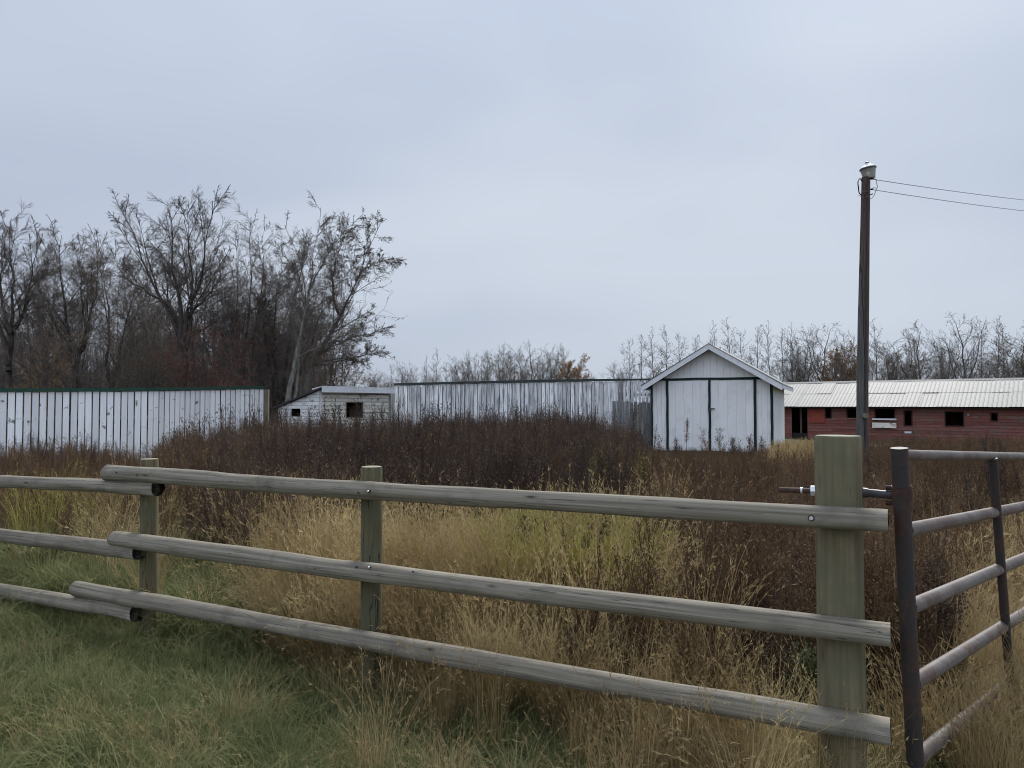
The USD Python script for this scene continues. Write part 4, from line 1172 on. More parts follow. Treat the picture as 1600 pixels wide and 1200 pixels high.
# ---- far rows of trees: prototypes copied with references
def far_proto(kind, seed):
    rng = np.random.default_rng(seed)
    K = 10
    if kind == 'aspen':      # thin upright, short ascending twigs
        H = 10.0
        P = np.stack([np.cumsum(rng.normal(0, 0.07, K)), np.cumsum(rng.normal(0, 0.07, K)), np.linspace(0, H, K)], 1)[None]; P[0, :, :2] -= P[0, 0, :2]
        R = (0.085 * np.linspace(1, 0.12, K))[None]
        lv = [dict(n=30, tr=(0.2, 1.0), ang=(0.5, 0.9), lr=0.21, K=5, up=0.10, wig=0.12, rr_=0.4, min_r=0.014, taper=0.2, shape=lambda t: 1.25 - 0.8 * t),
              dict(n=6, tr=(0.15, 1), ang=(0.4, 0.9), lr=0.5, K=4, up=0.06, wig=0.18, rr_=0.7, min_r=0.010),
              dict(n=6, tr=(0.15, 1), ang=(0.4, 0.9), lr=0.55, K=3, up=0.05, wig=0.2, rr_=0.8, min_r=0.006)]
        return P, R, lv, 'bark_grey', 'twig_grey', 'dead_leaf', 900
    if kind == 'round':      # bushy round crown, several stems
        H = 8.5; st = 5
        P = []
        for _ in range(st):
            a_ = rng.uniform(0, 6.28); o_ = rng.uniform(0.3, 1.7)
            s_ = np.linspace(0, 1, K)
            P.append(np.stack([np.cos(a_) * o_ * s_ ** 1.3, np.sin(a_) * o_ * s_ ** 1.3, H * rng.uniform(0.8, 1.0) * s_], 1) + rng.normal(0, 0.05, (K, 3)))
        R = np.tile(0.09 * np.linspace(1, 0.12, K), (st, 1))
        lv = [dict(n=18, tr=(0.15, 1.0), ang=(0.4, 0.9), lr=0.32, K=5, up=0.06, wig=0.14, rr_=0.5, min_r=0.014, shape=lambda t: 1.2 - 0.6 * t),
              dict(n=6, tr=(0.15, 1), ang=(0.4, 0.9), lr=0.5, K=4, up=0.05, wig=0.18, rr_=0.7, min_r=0.010),
              dict(n=6, tr=(0.15, 1), ang=(0.4, 0.9), lr=0.5, K=3, up=0.05, wig=0.2, rr_=0.8, min_r=0.008)]
        return np.array(P), R, lv, 'bark_grey', 'twig_brown', 'dead_leaf', 2800
    # 'oak': crooked limbs
    H = 9.0
    P = [np.stack([np.cumsum(rng.normal(0, 0.16, K)), np.cumsum(rng.normal(0, 0.16, K)), np.linspace(0, H, K)], 1)]
    P[0][:, :2] -= P[0][0, :2]
    for _ in range(4):
        k0 = rng.integers(2, 5); a_ = rng.uniform(0, 6.28); o_ = rng.uniform(1.6, 3.0)
        s_ = np.linspace(0, 1, K)[:, None]
        P.append(P[0][k0] + np.hstack([np.cos(a_) * o_ * s_ ** 0.8, np.sin(a_) * o_ * s_ ** 0.8, s_ ** 1.5 * rng.uniform(2.5, 5)]) + rng.normal(0, 0.10, (K, 3)) * s_)
    R = np.array([0.16 * np.linspace(1, 0.12, K)] + [0.09 * np.linspace(1, 0.15, K)] * 4)
    lv = [dict(n=14, tr=(0.25, 1.0), ang=(0.5, 1.1), lr=0.33, K=6, up=0.04, wig=0.22, rr_=0.5, min_r=0.016, shape=lambda t: 1.2 - 0.6 * t),
          dict(n=6, tr=(0.2, 1), ang=(0.5, 1.0), lr=0.5, K=4, up=0.04, wig=0.22, rr_=0.7, min_r=0.010),
          dict(n=6, tr=(0.2, 1), ang=(0.5, 1.0), lr=0.5, K=3, up=0.03, wig=0.22, rr_=0.8, min_r=0.008)]
    return np.array(P), R, lv, 'bark_grey', 'twig_grey', 'dead_leaf', 900


protos = {}
KINDS = {'a1': ('aspen', 1), 'a2': ('aspen', 2), 'a3': ('aspen', 3), 'a4': ('aspen', 4), 'r1': ('round', 5), 'r2': ('round', 6), 'r3': ('round', 12), 'o1': ('oak', 7), 'o2': ('oak', 8), 'or': ('round', 9)}
TOPS = {}


def far_tree(kind, px, top, Y, label, group, yaw, base_z=0.0):
    b = at(px, 640, Y)
    zt = at(px, top, Y)[2] - base_z
    t = thing({'aspen': 'aspen_tree', 'round': 'bushy_tree', 'oak': 'crooked_tree'}[KINDS[kind][0]], label, 'tree', (b[0], b[1], base_z), yaw, group)
    if kind not in protos:
        k, sd = KINDS[kind]
        P, R, lv, tm, tw, lf, nl = far_proto(k, sd)
        if kind == 'or':
            lf, nl = 'orange_leaf', 9000
        build_tree(t, np.random.default_rng(sd + 50), P, R, lv, tm, tw, lf, nl, 0.15 if kind == 'or' else 0.085, stem_sides=6)
        protos[kind] = t
        TOPS[kind] = {'aspen': 10.4, 'round': 9.1, 'oak': 9.6}[k]
    else:
        t.GetReferences().AddInternalReference(protos[kind].GetPath()); t.SetInstanceable(True)
    s = zt / TOPS[kind]
    UsdGeom.Xformable(t).AddScaleOp().Set(Gf.Vec3f(*(float(s),) * 3))
    # a referenced copy keeps its own transform
    UsdGeom.Xformable(t).SetXformOpOrder([o for o in UsdGeom.Xformable(t).GetOrderedXformOps()])
    return t


rng = np.random.default_rng(77)
G1, G2, G3 = 'far trees behind the tall middle fence', 'thin aspens behind the shed', 'trees behind the red barn'
rows = [
    # group 1: behind the middle fence
    ('r2', 585, 582, 96, 'low hazy tree just right of the shack roof, far off', G1), ('a2', 612, 570, 100, 'thin far tree above the gap between shack and tall fence', G1),
    ('r1', 632, 568, 92, 'small russet rounded far tree above the left end of the tall fence', G1), ('a1', 650, 573, 98, 'faint thin far tree right of the small russet tree', G1),
    ('a3', 664, 558, 96, 'thin far tree with pointed top over the tall fence, left of the tallest thin one', G1), ('a4', 683, 549, 94, 'tallest thin wispy far tree over the left half of the tall fence', G1),
    ('a2', 698, 566, 99, 'short wispy far tree right of the tallest thin one over the tall fence', G1), ('r2', 716, 555, 97, 'grey rounded far tree starting the dense clump over the fence', G1),
    ('a3', 729, 550, 95, 'upright grey far tree in the left part of the dense clump', G1), ('r3', 748, 549, 96, 'grey bushy far tree left of the tall brown clump over the fence', G1),
    ('a1', 762, 548, 94, 'upright grey far tree touching the left side of the brown clump', G1), ('r1', 786, 545, 90, 'olive brown bushy far tree at the left of the tall clump', G1),
    ('r3', 806, 544, 93, 'olive bushy far tree in the left middle of the tall clump', G1), ('o2', 827, 538, 91, 'dark limbed far tree, highest of the clump over the tall fence', G1),
    ('r2', 846, 548, 92, 'grey brown bushy far tree in the right middle of the tall clump', G1), ('r1', 866, 545, 94, 'grey bushy far tree beside the orange one over the tall fence', G1),
    ('or', 893, 554, 90, 'far tree still holding orange leaves at the right end of the clump', G1), ('a4', 880, 541, 95, 'slim far tree rising behind the orange leafed one', G1),
    ('r3', 918, 583, 100, 'small faint tree right of the orange leafed far tree', G1), ('r2', 940, 590, 104, 'lowest faint shrubby tree in the sky gap over the fence', G1),
    # group 2: behind and beside the shed
    ('r2', 968, 566, 70, 'low scrubby tree where the picket fence rises toward the shed roof', G2), ('a1', 985, 528, 66, 'first thin aspen left of the shed, over the picket fence', G2),
    ('a2', 1002, 522, 68, 'thin aspen above the left eave of the shed', G2), ('a3', 1021, 516, 64, 'tallest thin aspen above the left roof slope of the shed', G2),
    ('a4', 1044, 513, 67, 'thin aspen above the middle of the left roof slope', G2), ('a1', 1062, 520, 69, 'short thin aspen close left of the shed ridge', G2),
    ('a2', 1086, 524, 70, 'small aspen touching the shed ridge on its left', G2), ('a3', 1110, 506, 66, 'leaning tall aspen directly above the shed ridge', G2),
    ('a4', 1141, 502, 65, 'tallest thin aspen right of the shed ridge', G2), ('a1', 1160, 514, 70, 'thin aspen above the middle of the right roof slope', G2),
    ('a2', 1184, 508, 67, 'thin aspen above the lower right roof slope', G2), ('a3', 1205, 507, 64, 'thin pale aspen above the right eave corner of the shed', G2),
    ('a4', 1222, 520, 68, 'thin aspen just past the right eave of the shed', G2),
    # group 3: behind the barn
    ('r1', 1252, 520, 62, 'dark bushy tree over the left end of the barn roof', G3), ('a3', 1243, 508, 60, 'leaning thin aspen over the left end of the barn roof', G3),
    ('o1', 1284, 505, 60, 'dark many branched tree left of the lamp pole behind the barn', G3), ('or', 1308, 533, 66, 'small yellow brown leafed tree left of the lamp pole', G3),
    ('a1', 1322, 515, 63, 'thin aspen close left of the lamp pole', G3), ('a2', 1337, 523, 66, 'thin aspen hidden partly behind the lamp pole', G3),
    ('a4', 1371, 504, 60, 'tall pale aspen right of the lamp pole behind the barn', G3), ('r2', 1392, 528, 66, 'bushy grey tree right of the tall pale aspen', G3),
    ('r3', 1412, 536, 64, 'low bushy tree over the wide barn window', G3), ('o2', 1452, 507, 60, 'spreading dark tree above the middle of the barn roof', G3),
    ('a1', 1432, 524, 66, 'thin aspen left of the spreading dark tree', G3), ('r1', 1478, 520, 66, 'bushy tree between the two dark spreading trees', G3),
    ('o1', 1513, 493, 56, 'crooked dark oak-like tree, tallest behind the barn', G3), ('a2', 1534, 512, 64, 'thin aspen right of the crooked tree', G3),
    ('a3', 1556, 505, 62, 'tall thin aspen near the right end of the barn roof', G3), ('a4', 1572, 500, 60, 'tall slender aspen close to the right picture edge', G3),
    ('r3', 1590, 522, 58, 'bushy dark tree at the right picture edge behind the barn', G3), ('o2', 1618, 505, 62, 'dark tree cut by the right picture edge behind the barn', G3),
    ('a1', 1645, 510, 62, 'thin aspen beyond the right picture edge', G3), ('r2', 1350, 540, 72, 'low bushy tree behind the foot of the lamp pole', G3)]
for kind, px, top, Y, lab, g in rows:
    far_tree(kind, px, top, Y, lab, g, float(rng.uniform(0, 360)), -0.2)
# a far brush line under the rows
rng = np.random.default_rng(310)
n = 210
py_ = rng.uniform(72, 112, n); ppx = np.where(rng.random(n) < 0.4, rng.uniform(560, 930, n), rng.uniform(1235, 1760, n))
py_ = np.where(ppx < 950, rng.uniform(98, 125, n), rng.uniform(64, 80, n))
pos = np.stack([(ppx - 800) / F * py_, py_, np.full(n, -0.2)], 1)
instancer('brush', thick[:3], None, pos, rng.uniform(0, 6.28, n), rng.uniform(0.55, 1.05, n), rng.integers(0, 3, n), 'low grey brush along the foot of the far trees', 'undergrowth',
          mats=[M['twig_grey'], M['twig_brown'], M['twig_grey']])


# ------------------------------------------------------------------ grass and weeds
def blades(rng, n, rad, h, w, lean, curl, seed_head=0.0, K=5):
    """n grass blades: ribbons that arch outwards; some carry a feathery head."""
    az = rng.uniform(0, 2 * np.pi, n); r0 = rad * np.sqrt(rng.random(n)); a2 = az + rng.normal(0, 0.9, n)
    H = h * rng.uniform(0.55, 1.12, n)
    base = np.stack([r0 * np.cos(az), r0 * np.sin(az), np.zeros(n) - 0.02], 1)
    th = np.abs(rng.normal(lean, lean * 0.6, n)); dth = np.abs(rng.normal(curl, curl * 0.5, n))
    dirh = np.stack([np.cos(a2), np.sin(a2), np.zeros(n)], 1)
    side = np.stack([-np.sin(a2), np.cos(a2), np.zeros(n)], 1)
    tw = rng.normal(0, 0.5, n)
    side = side * np.cos(tw)[:, None] + dirh * np.sin(tw)[:, None]
    P = np.empty((n, K, 3)); P[:, 0] = base
    for k in range(1, K):
        a_ = th + dth * ((k - 1) / (K - 2)) ** 1.5
        P[:, k] = P[:, k - 1] + (np.sin(a_)[:, None] * dirh + np.cos(a_)[:, None] * np.array([0, 0, 1.0])) * (H / (K - 1))[:, None]
    W = w * rng.uniform(0.6, 1.2, n)[:, None] * np.array([0.8, 1.0, 0.85, 0.55, 0.1] if K == 5 else np.linspace(1, 0.1, K))[None]
    V = np.stack([P - side[:, None] * W[..., None] / 2, P + side[:, None] * W[..., None] / 2], 2)   # n,K,2,3
    i, k = np.meshgrid(np.arange(n), np.arange(K - 1), indexing='ij')
    b = (i * K + k) * 2
    q = np.stack([b, b + 1, b + 3, b + 2], -1).reshape(-1, 4)
    mb = MB().add(V.reshape(-1, 3), np.vstack([q[:, [0, 1, 2]], q[:, [0, 2, 3]]]))
    m = int(n * seed_head)
    if m:      # feathery heads: a few short slips round the tip
        idx = rng.choice(n, m, replace=False)
        for _ in range(7):
            t_ = rng.uniform(0.0, 1.0, m)[:, None]
            c = P[idx, -1] * (1 - t_ * 0.8) + P[idx, -2] * t_ * 0.8
            d_ = (P[idx, -1] - P[idx, -2]); d_ /= np.linalg.norm(d_, axis=1, keepdims=True)
            d_ = d_ + rng.normal(0, 0.35, (m, 3)); d_ /= np.linalg.norm(d_, axis=1, keepdims=True)
            sd = np.cross(d_, rng.normal(size=(m, 3))); sd /= np.linalg.norm(sd, axis=1, keepdims=True)
            L_ = rng.uniform(0.025, 0.055, m)[:, None]
            V = np.stack([c, c + d_ * L_ * 0.5 + sd * 0.0035, c + d_ * L_, c + d_ * L_ * 0.5 - sd * 0.0035], 1).reshape(-1, 3)
            o = np.arange(m)[:, None] * 4
            mb.add(V, np.vstack([o + [0, 1, 2], o + [0, 2, 3]]))
    return mb.get()


def weed(rng, h, spread=0.5, nb=18, bits=900, bit=0.016, stems=3, ang=(0.3, 0.7)):
    """A dried upright weed: stems, rising side branches, small leaf and seed flakes along them."""
    K = 7
    P = []
    for _ in range(stems):
        a_ = rng.uniform(0, 6.28); o_ = rng.uniform(0.02, 0.25) * h
        s_ = np.linspace(0, 1, K)
        P.append(np.stack([np.cos(a_) * o_ * s_ + rng.normal(0, 0.05), np.sin(a_) * o_ * s_ + rng.normal(0, 0.05), h * rng.uniform(0.6, 1.0) * s_ - 0.03], 1) + rng.normal(0, 0.008, (K, 3)))
    P = np.array(P); R = np.tile(0.0042 * np.linspace(1, 0.35, K), (stems, 1))
    mb = MB().add(*tubes(P, R, 3))
    B, RB = spawn(rng, P, R, n=nb, tr=(0.15, 0.99), ang=ang, even=False, lr=0.30 * spread / 0.5, K=4, up=0.20, wig=0.07, rr_=0.6, min_r=0.002, shape=lambda t: 1.3 - 0.95 * t)
    mb.add(*tubes(B, RB, 3))
    C, RC = spawn(rng, B, RB, n=3, tr=(0.25, 1.0), ang=(0.25, 0.7), lr=0.42, K=3, up=0.15, wig=0.1, rr_=0.7, min_r=0.0015)
    mb.add(*tubes(C, RC, 3))
    mb.add(*leaves_on(rng, C, bits, bit * 1.25, droop=-0.5, along=1.6, wide=0.16))
    mb.add(*leaves_on(rng, B, bits // 3, bit * 1.25, droop=-0.5, along=1.6, wide=0.16))
    return mb.get()


rng = np.random.default_rng(400)
straw_p = [blades(rng, 60, 0.13, 0.92, 0.0055, 0.12, 0.45, 0.55) for _ in range(4)] + [blades(rng, 55, 0.15, 0.75, 0.005, 0.22, 0.9, 0.4) for _ in range(3)]
gold_p = [blades(rng, 60, 0.13, 0.85, 0.0055, 0.10, 0.4, 0.25) for _ in range(4)]
green_p = [blades(rng, 95, 0.15, 0.52, 0.0055, 0.35, 1.7) for _ in range(4)] + [blades(rng, 80, 0.15, 0.40, 0.005, 0.3, 1.3) for _ in range(2)]
lawn_p = [blades(rng, 90, 0.16, 0.20, 0.004, 0.4, 1.2, K=5) for _ in range(4)]
rust_p = [blades(rng, 60, 0.15, 0.8, 0.005, 0.18, 0.7, 0.45) for _ in range(5)]
flat_p = [blades(rng, 60, 0.25, 0.7, 0.005, 1.15, 0.5, 0.2) for _ in range(4)]
culm_p = [blades(rng, 12, 0.22, 1.12, 0.0045, 0.16, 0.35, 1.0) for _ in range(4)]
weed_p = [weed(rng, 1.0, 0.42) for _ in range(4)] + [weed(rng, 1.0, 0.28, nb=26, stems=4, ang=(0.2, 0.5)) for _ in range(4)]
stalk_p = [weed(rng, 1.0, 0.25, nb=14, bits=350, bit=0.018, stems=2) for _ in range(4)]

SIL = np.array([(-400, 690), (0, 684), (60, 682), (120, 682), (200, 690), (236, 696), (252, 678), (300, 660), (360, 654), (420, 652), (500, 652), (560, 655), (640, 652), (700, 648), (780, 646), (850, 643), (920, 648), (970, 660),
                (1000, 676), (1016, 694), (1060, 697), (1150, 696), (1200, 693), (1232, 689), (1246, 686), (1300, 688), (1360, 682), (1450, 678), (1520, 676), (1600, 676), (2000, 676)], float)


def limit(px, Y):          # how tall plants stand at a place (metres), from how much of the buildings the weeds hide
    return EYE - Y * (np.interp(px, SIL[:, 0], SIL[:, 1]) - HORIZON) / F


def scatter(n, y0, y1, px0=-260, px1=1860, seed=0, power=1.0):
    r = np.random.default_rng(seed)
    Y_ = np.sqrt(r.uniform(y0 ** 2, y1 ** 2, n)); px = r.uniform(px0, px1, n)
    X_ = (px - 800) / F * Y_
    return r, px, X_, Y_


def inside_buildings(x, y):
    bad = np.zeros(len(x), bool)
    for o_, u_, v_, L_, D_ in ((so, su_, sv_, SW, SD), (ko, ku, kv, KW, KD), (bo, bu, bv, BL, BD)):
        a_ = (x - o_[0]) * u_[0] + (y - o_[1]) * u_[1]; b_ = (x - o_[0]) * v_[0] + (y - o_[1]) * v_[1]
        bad |= (a_ > -0.12) & (a_ < L_ + 0.12) & (b_ > -0.12) & (b_ < D_ + 0.15)
    return bad


def fence_side(x, y):      # metres beyond the log fence (negative = camera side), continued by the gate line
    s1 = -((x - FP0[0]) * fn[0] + (y - FP0[1]) * fn[1])
    return s1


def emit(name, protos_, mat, px, X_, Y_, scl, r, label, cat, squash=None):
    keep = ~inside_buildings(X_, Y_)
    X_, Y_, scl = X_[keep], Y_[keep], scl[keep]
    pos = np.stack([X_, Y_, ground_z(X_, Y_) - 0.01], 1)
    s3 = np.stack([scl * r.uniform(0.85, 1.2, len(scl)), scl * r.uniform(0.85, 1.2, len(scl)), scl], 1) if squash is None else np.stack([np.full(len(scl), squash), np.full(len(scl), squash), scl], 1)
    instancer(name, protos_, M[mat], pos, r.uniform(0, 6.28, len(X_)), s3, r.integers(0, len(protos_), len(X_)), label, cat)


def zone(px, c, w):
    return np.exp(-0.5 * ((px - c) / w) ** 2)


patch = lambda x, y, s, sd: meshkit.fbm(np.stack([x * s, y * s, 0 * x], -1), 3, sd)

# dark reddish-brown weeds, the mass before the fences
r, px, X_, Y_ = scatter(9600, 5.6, 25.5, seed=1)
lim = limit(px, Y_)
dark = smooth(230, 330, px) * (1 - smooth(960, 1040, px)) + 0.55 * (1 - smooth(100, 240, px)) * smooth(10, 13, Y_) + 0.05 * smooth(1000, 1100, px)
dark = dark * (0.65 + 0.7 * (patch(X_, Y_, 0.35, 5) > 0.5)) * smooth(5.9, 7.4, Y_ - 1.4 * (patch(X_, Y_, 0.5, 6) - 0.5))
behind = Y_ > np.interp(px, [0, 231, 412, 425, 600, 1018, 1019, 1208, 1240, 1700], [16.0, 17.9, 21.0, 21.6, 24.5, 26, 24.2, 22.7, 30, 30])
k = (r.random(len(px)) < dark * 0.85) & (lim > 0.12) & ~behind
emit('dark_weeds', weed_p, 'weed_dark', px[k], X_[k], Y_[k], np.clip(lim[k] * (0.78 + 0.36 * patch(X_[k], Y_[k], 0.55, 31)) * (0.62 + 0.5 * r.random(k.sum()) + 0.32 * (r.random(k.sum()) < 0.10)), 0.3, 1.7), r, 'dense dark maroon dried weeds filling the paddock before the fences', 'weeds')
# brown weeds: right side, left side, edges of the dark mass
r, px, X_, Y_ = scatter(9500, 3.4, 33.0, seed=2)
lim = limit(px, Y_)
br = 0.8 * smooth(930, 1020, px) + 0.9 * (1 - smooth(400, 560, px)) * smooth(5.9, 7.0, Y_) + zone(px, 640, 330) * (0.55 * smooth(5.3, 6.2, Y_) * (1 - smooth(9, 12, Y_)) + 0.32 * smooth(9, 12, Y_))
behind = Y_ > np.interp(px, [0, 231, 412, 425, 600, 1018, 1019, 1208, 1240, 1700], [16.0, 17.9, 21.0, 21.6, 24.5, 26, 24.2, 22.7, 37, 33])
near_right = (px > 900) & (Y_ < 7)
br = np.where(near_right, np.where((px > 960) & (px < 1400), 0.95, np.where(Y_ < 4.6, 0.12, 0.0)) * smooth(0.3, 0.8, fence_side(X_, Y_)), br)
br = np.where((px > 1420) & (Y_ < 7.5), 0.10, br)
k = (r.random(len(px)) < br * (0.6 + 0.6 * patch(X_, Y_, 0.5, 9))) & (lim > 0.10) & ~behind & (fence_side(X_, Y_) > 0.35)
hh = np.where(Y_[k] < 8, np.minimum(lim[k], 1.0), lim[k])
emit('brown_weeds', weed_p + stalk_p, 'weed_brown', px[k], X_[k], Y_[k], np.clip(hh * (0.45 + 0.62 * r.random(k.sum()) + 0.2 * (r.random(k.sum()) < 0.05)), 0.16, 1.5), r, 'rusty brown dried weeds along the right side and left edge of the paddock', 'weeds')
# dark weeds close behind the fence at right of centre
r, px, X_, Y_ = scatter(900, 3.4, 7.5, 780, 1480, seed=3)
k = (fence_side(X_, Y_) > 0.4) & (r.random(len(px)) < (0.25 + 0.7 * smooth(1000, 1120, px)) * (0.35 + 0.65 * (patch(X_, Y_, 1.0, 14) > 0.45)))
h_ = r.random(len(px)) < 0.28
emit('dark_weeds', weed_p, 'weed_dark', px[k & h_], X_[k & h_], Y_[k & h_], np.clip(r.uniform(0.45, 0.98, (k & h_).sum()), 0.3, 1.0), r, 'clump of blackish dried weeds close behind the log fence near the gate post', 'weeds')
emit('brown_weeds', stalk_p + weed_p[4:], 'weed_brown', px[k & ~h_], X_[k & ~h_], Y_[k & ~h_], np.clip(r.uniform(0.4, 1.05, (k & ~h_).sum()), 0.3, 1.05), r, 'thin brown stalks standing among the blackish weeds near the gate post', 'weeds')

# straw grass behind the fence, centre
r, px, X_, Y_ = scatter(4200, 3.3, 8.5, 120, 1150, seed=4)
fs = fence_side(X_, Y_)
st = (smooth(370, 500, px) * (1 - smooth(900, 1010, px)) * (1 - smooth(5.1, 6.3, Y_)) * (1 - 0.97 * zone(px, 885, 70)) + 0.05) * (fs > 0.12)
k = r.random(len(px)) < st * (0.5 + 0.7 * patch(X_, Y_, 0.7, 21))
emit('straw_grass', straw_p, 'straw', px[k], X_[k], Y_[k], r.uniform(0.62, 1.0, k.sum()) * (0.78 + 0.3 * smooth(0.1, 0.8, fs[k])), r, 'tall pale straw grass with seed heads behind the middle of the log fence', 'grass')
r, px, X_, Y_ = scatter(260, 3.6, 5.8, 430, 1000, seed=41)
k = (fence_side(X_, Y_) > 0.3) & (r.random(len(px)) < 0.5)
emit('straw_grass', culm_p, 'straw', px[k], X_[k], Y_[k], r.uniform(0.7, 1.02, k.sum()), r, 'tall single straw culms with seed heads rising above the grass', 'grass')
# golden and yellow-green patches
r, px, X_, Y_ = scatter(1500, 4.5, 14.0, 250, 1250, seed=5)
g = 0.9 * zone(px, 690, 120) * zone(Y_, 5.3, 0.5) + 0.9 * zone(px, 440, 60) * zone(Y_, 9.0, 1.2) + 0.5 * zone(px, 80, 80)
k = r.random(len(px)) < g
emit('golden_grass', gold_p, 'gold', px[k], X_[k], Y_[k], r.uniform(0.75, 1.1, k.sum()), r, 'golden dry grass patches at the front edge of the dark weeds', 'grass')
r, px, X_, Y_ = scatter(420, 4.4, 5.7, 770, 1000, seed=6)
_, px2, X2, Y2 = scatter(260, 9.0, 13.0, 900, 990, seed=61)
_, px3, X3, Y3 = scatter(160, 6.5, 9.0, 40, 160, seed=62)
px, X_, Y_ = np.concatenate([px, px2, px3]), np.concatenate([X_, X2, X3]), np.concatenate([Y_, Y2, Y3])
g = np.where(Y_ < 6, 1.4 * zone(px, 885, 60), np.where(px > 800, 1.2 * zone(px, 945, 25), 0.12))
k = r.random(len(px)) < g
emit('yellow_green_grass', gold_p, 'lime', px[k], X_[k], Y_[k], r.uniform(0.78, 1.08, k.sum()), r, 'yellowish green grass patch left of the picket fence and shed', 'grass')
# rusty grass mixed through
r, px, X_, Y_ = scatter(5200, 4.2, 24.0, seed=7)
lim = limit(px, Y_)
g = (0.3 * (1 - smooth(300, 420, px)) * smooth(5.5, 7.5, Y_) + 0.45 * smooth(980, 1080, px) * smooth(4.2, 6, Y_) + 0.15 * smooth(330, 450, px) * (1 - smooth(940, 1010, px)) * smooth(6.3, 7.3, Y_) * (1 - smooth(9.5, 12.5, Y_)))
behind = Y_ > np.interp(px, [0, 231, 412, 425, 600, 1018, 1019, 1208, 1240, 1700], [16.0, 17.9, 21.0, 21.6, 24.5, 26, 24.2, 22.7, 30, 30])
k = (r.random(len(px)) < g) & ~behind & (fence_side(X_, Y_) > 0.3)
emit('rusty_grass', rust_p, 'rust_grass', px[k], X_[k], Y_[k], np.clip(np.minimum(lim[k], 1.0) * r.uniform(0.7, 1.1, k.sum()), 0.25, 1.15), r, 'rust coloured dry grass woven through the weeds', 'grass')
# golden grass by the shed's right corner
r, px, X_, Y_ = scatter(700, 15.0, 22.4, 1215, 1300, seed=8)
lim = EYE - Y_ * (686 - HORIZON) / F
k = lim > 0.25
emit('golden_grass', straw_p, 'straw', px[k], X_[k], Y_[k], np.clip(lim[k] * r.uniform(0.8, 1.1, k.sum()), 0.3, 1.0), r, 'tuft of bright straw grass at the right corner of the shed', 'grass')
# green drooping grass, left foreground
r, px, X_, Y_ = scatter(1900, 3.0, 8.2, -420, 620, seed=9)
g = (1 - smooth(330, 520, px)) * (1 - smooth(6.6, 8.2, Y_)) * (fence_side(X_, Y_) > 0.12)
k = r.random(len(px)) < g
emit('green_grass', green_p, 'green', px[k], X_[k], Y_[k], r.uniform(0.7, 1.15, k.sum()), r, 'lush green drooping grass along the left end of the log fence', 'grass')
# shorter mixed grass at the foot of the fence and towards the camera
r = np.random.default_rng(10)
X_ = r.uniform(-6.5, 5.5, 9000); Y_ = r.uniform(1.2, 6.0, 9000); px = 800 + F * X_ / Y_
fs = fence_side(X_, Y_)
k = (px > -350) & (px < 1950) & (fs < 0.9) & (fs > -3.2)
X_, Y_, px, fs = X_[k], Y_[k], px[k], fs[k]
g = r.random(len(X_)) < 0.55
emit('lawn_grass', lawn_p, 'green', px[g], X_[g], Y_[g], r.uniform(0.7, 1.3, g.sum()), r, 'short green grass on the near side of the log fence', 'grass')
g = (r.random(len(X_)) < 0.34) & (fs < -0.75)
emit('green_grass', green_p, 'green', px[g], X_[g], Y_[g], r.uniform(0.45, 0.8, g.sum()), r, 'longer drooping green grass nearest the viewer', 'grass')
g = (r.random(len(X_)) < 0.07) & (fs < -0.6)
emit('straw_grass', straw_p[4:], 'straw', px[g], X_[g], Y_[g], r.uniform(0.3, 0.5, g.sum()), r, 'loose pale straw stalks among the green grass nearest the viewer', 'grass')
r, px, X_, Y_ = scatter(1400, 2.6, 5.2, 420, 1700, seed=12)
fs = fence_side(X_, Y_)
k = (fs > -0.9) & (fs < 0.7) & (r.random(len(px)) < 0.42 * smooth(300, 760, px) * (0.4 + 1.1 * (patch(X_, Y_, 1.1, 44) > 0.48)))
emit('straw_grass', straw_p, 'straw', px[k], X_[k], Y_[k], r.uniform(0.35, 0.62, k.sum()), r, 'shorter straw tufts round the posts of the log fence', 'grass')
# matted straw beyond the gate
r, px, X_, Y_ = scatter(1500, 3.2, 11.0, 1380, 1950, seed=13)
k = (fence_side(X_, Y_) > 0.3)
emit('matted_straw', flat_p, 'straw', px[k], X_[k], Y_[k], r.uniform(0.6, 1.1, k.sum()), r, 'flattened matted straw on the ground beyond the pipe gate', 'straw')

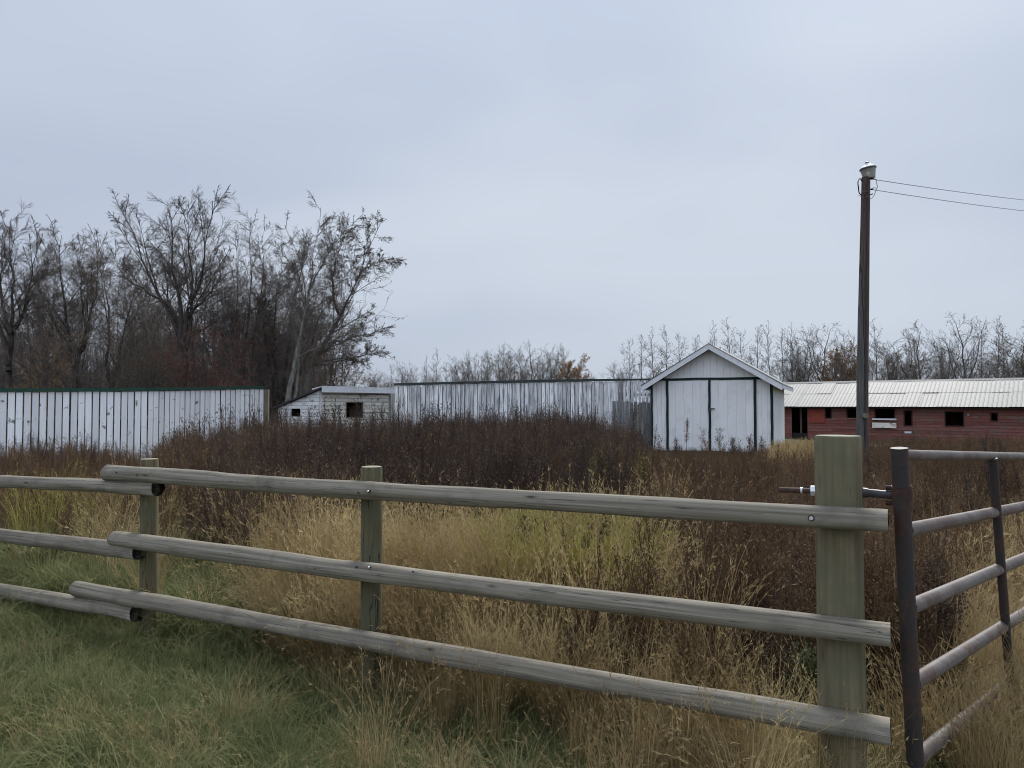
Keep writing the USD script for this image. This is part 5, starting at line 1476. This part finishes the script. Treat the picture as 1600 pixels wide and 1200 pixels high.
# ---- single plants one can point at
def single(name, label, px, Y, h, mat, seed, cat='weed', kind='weed', **kw):
    rng = np.random.default_rng(seed)
    b = at(px, 640, Y); z0 = float(ground_z(b[0], b[1]))
    t = thing(name, label, cat, (b[0], b[1], z0))
    if kind == 'weed':
        K = 8
        P = np.stack([np.cumsum(rng.normal(0, 0.012, K)), np.cumsum(rng.normal(0, 0.012, K)), np.linspace(-0.03, h, K)], 1)[None]
        R = (0.006 * np.linspace(1, 0.3, K))[None]
        obj('stem', tubes(P, R, 6), M[mat], t, smooth=True)
        B, RB = spawn(rng, P, R, n=kw.get('nb', 18), tr=(0.2, 0.98), ang=(0.4, 0.85), lr=kw.get('lr', 0.3), K=5, up=0.14, wig=0.08, rr_=0.6, min_r=0.0025, shape=lambda t_: 1.3 - 0.9 * t_)
        C, RC = spawn(rng, B, RB, n=5, tr=(0.2, 1.0), ang=(0.3, 0.8), lr=0.4, K=3, up=0.15, wig=0.1, rr_=0.7, min_r=0.0018)
        obj('branches', MB().add(*tubes(B, RB, 4)).add(*tubes(C, RC, 3)).get(), M[mat], t)
        tag(obj('leaves', MB().add(*leaves_on(rng, C, kw.get('bits', 900), kw.get('bit', 0.02))).get(), M[kw.get('leaf', mat)], t), kind='stuff')
    else:     # spike: a dense seed spike on a bare stalk
        K = 8
        P = np.stack([np.cumsum(rng.normal(0, 0.01, K)), np.cumsum(rng.normal(0, 0.01, K)), np.linspace(-0.03, h, K)], 1)[None]
        R = (0.008 * np.linspace(1, 0.5, K))[None]
        obj('stem', tubes(P, R, 6), M[mat], t, smooth=True)
        B, RB = spawn(rng, P, R, n=60, tr=(0.5, 1.0), ang=(0.15, 0.4), lr=0.07, K=3, up=0.2, wig=0.1, rr_=0.5, min_r=0.003)
        obj('seed_spike', MB().add(*tubes(B, RB, 3)).add(*leaves_on(rng, B, 500, 0.022, -0.5)).get(), M[mat], t)
    return t


single('seed_spike', 'tall thick seed spike standing before the left shed door', 1073, 19.0, at(1073, 658, 19.0)[2], 'weed_brown', 501, 'weed', 'spike')
single('dried_weed', 'branching dried weed before the middle of the shed doors', 1103, 18.5, at(1100, 673, 18.5)[2], 'weed_brown', 502)
single('dried_weed', 'tall thin dried weed right of the shed door join', 1128, 18.0, at(1128, 672, 18.0)[2], 'weed_brown', 503)
single('dried_weed', 'leafy dried weed before the right shed door', 1145, 17.0, at(1145, 686, 17.0)[2], 'weed_dark', 504, bits=1600)
single('dried_weed', 'dark dried weed before the right door trim of the shed', 1172, 18.0, at(1170, 680, 18.0)[2], 'weed_dark', 505)
single('dried_weed', 'spindly dried weed before the right corner of the shed', 1191, 18.5, at(1191, 683, 18.5)[2], 'weed_brown', 506)
single('dried_weed', 'short spindly dried weed before the left door trim of the shed', 1052, 19.0, at(1052, 686, 19.0)[2], 'weed_dark', 507)
single('dried_weed', 'dark dried weed rising before the dark opening of the shack', 557, 19.5, at(557, 622, 19.5)[2], 'weed_dark', 508)
single('dried_weed', 'dark bushy weed before the right corner of the shack', 596, 19.0, at(596, 634, 19.0)[2], 'weed_dark', 509, nb=26)
single('dried_weed', 'dark dock plant with upright branches just right of the middle fence post', 822, 4.9, 0.80, 'weed_dark', 510, nb=16, bits=1400, lr=0.34)
single('dried_weed', 'dark dock plant close behind the top rail, right of centre', 940, 4.6, 0.86, 'weed_dark', 511, nb=16, bits=1400, lr=0.3)
single('dried_weed', 'thin dark weed between the two dock plants', 880, 4.8, 0.72, 'weed_dark', 512, nb=12, bits=900)
single('green_weed', 'leafy green weed at the foot of the gate post', 1258, 3.35, 0.36, 'weed_green', 513, nb=22, bits=1800, lr=0.4)
single('thistle', 'reddish thistle head standing in the straw grass', 660, 5.2, 0.78, 'weed_brown', 514, nb=7, bits=500)
single('dried_weed', 'blackish curled weed at the foot of the hinge upright', 1462, 3.9, 0.62, 'weed_dark', 515, nb=20, bits=2200, lr=0.4)
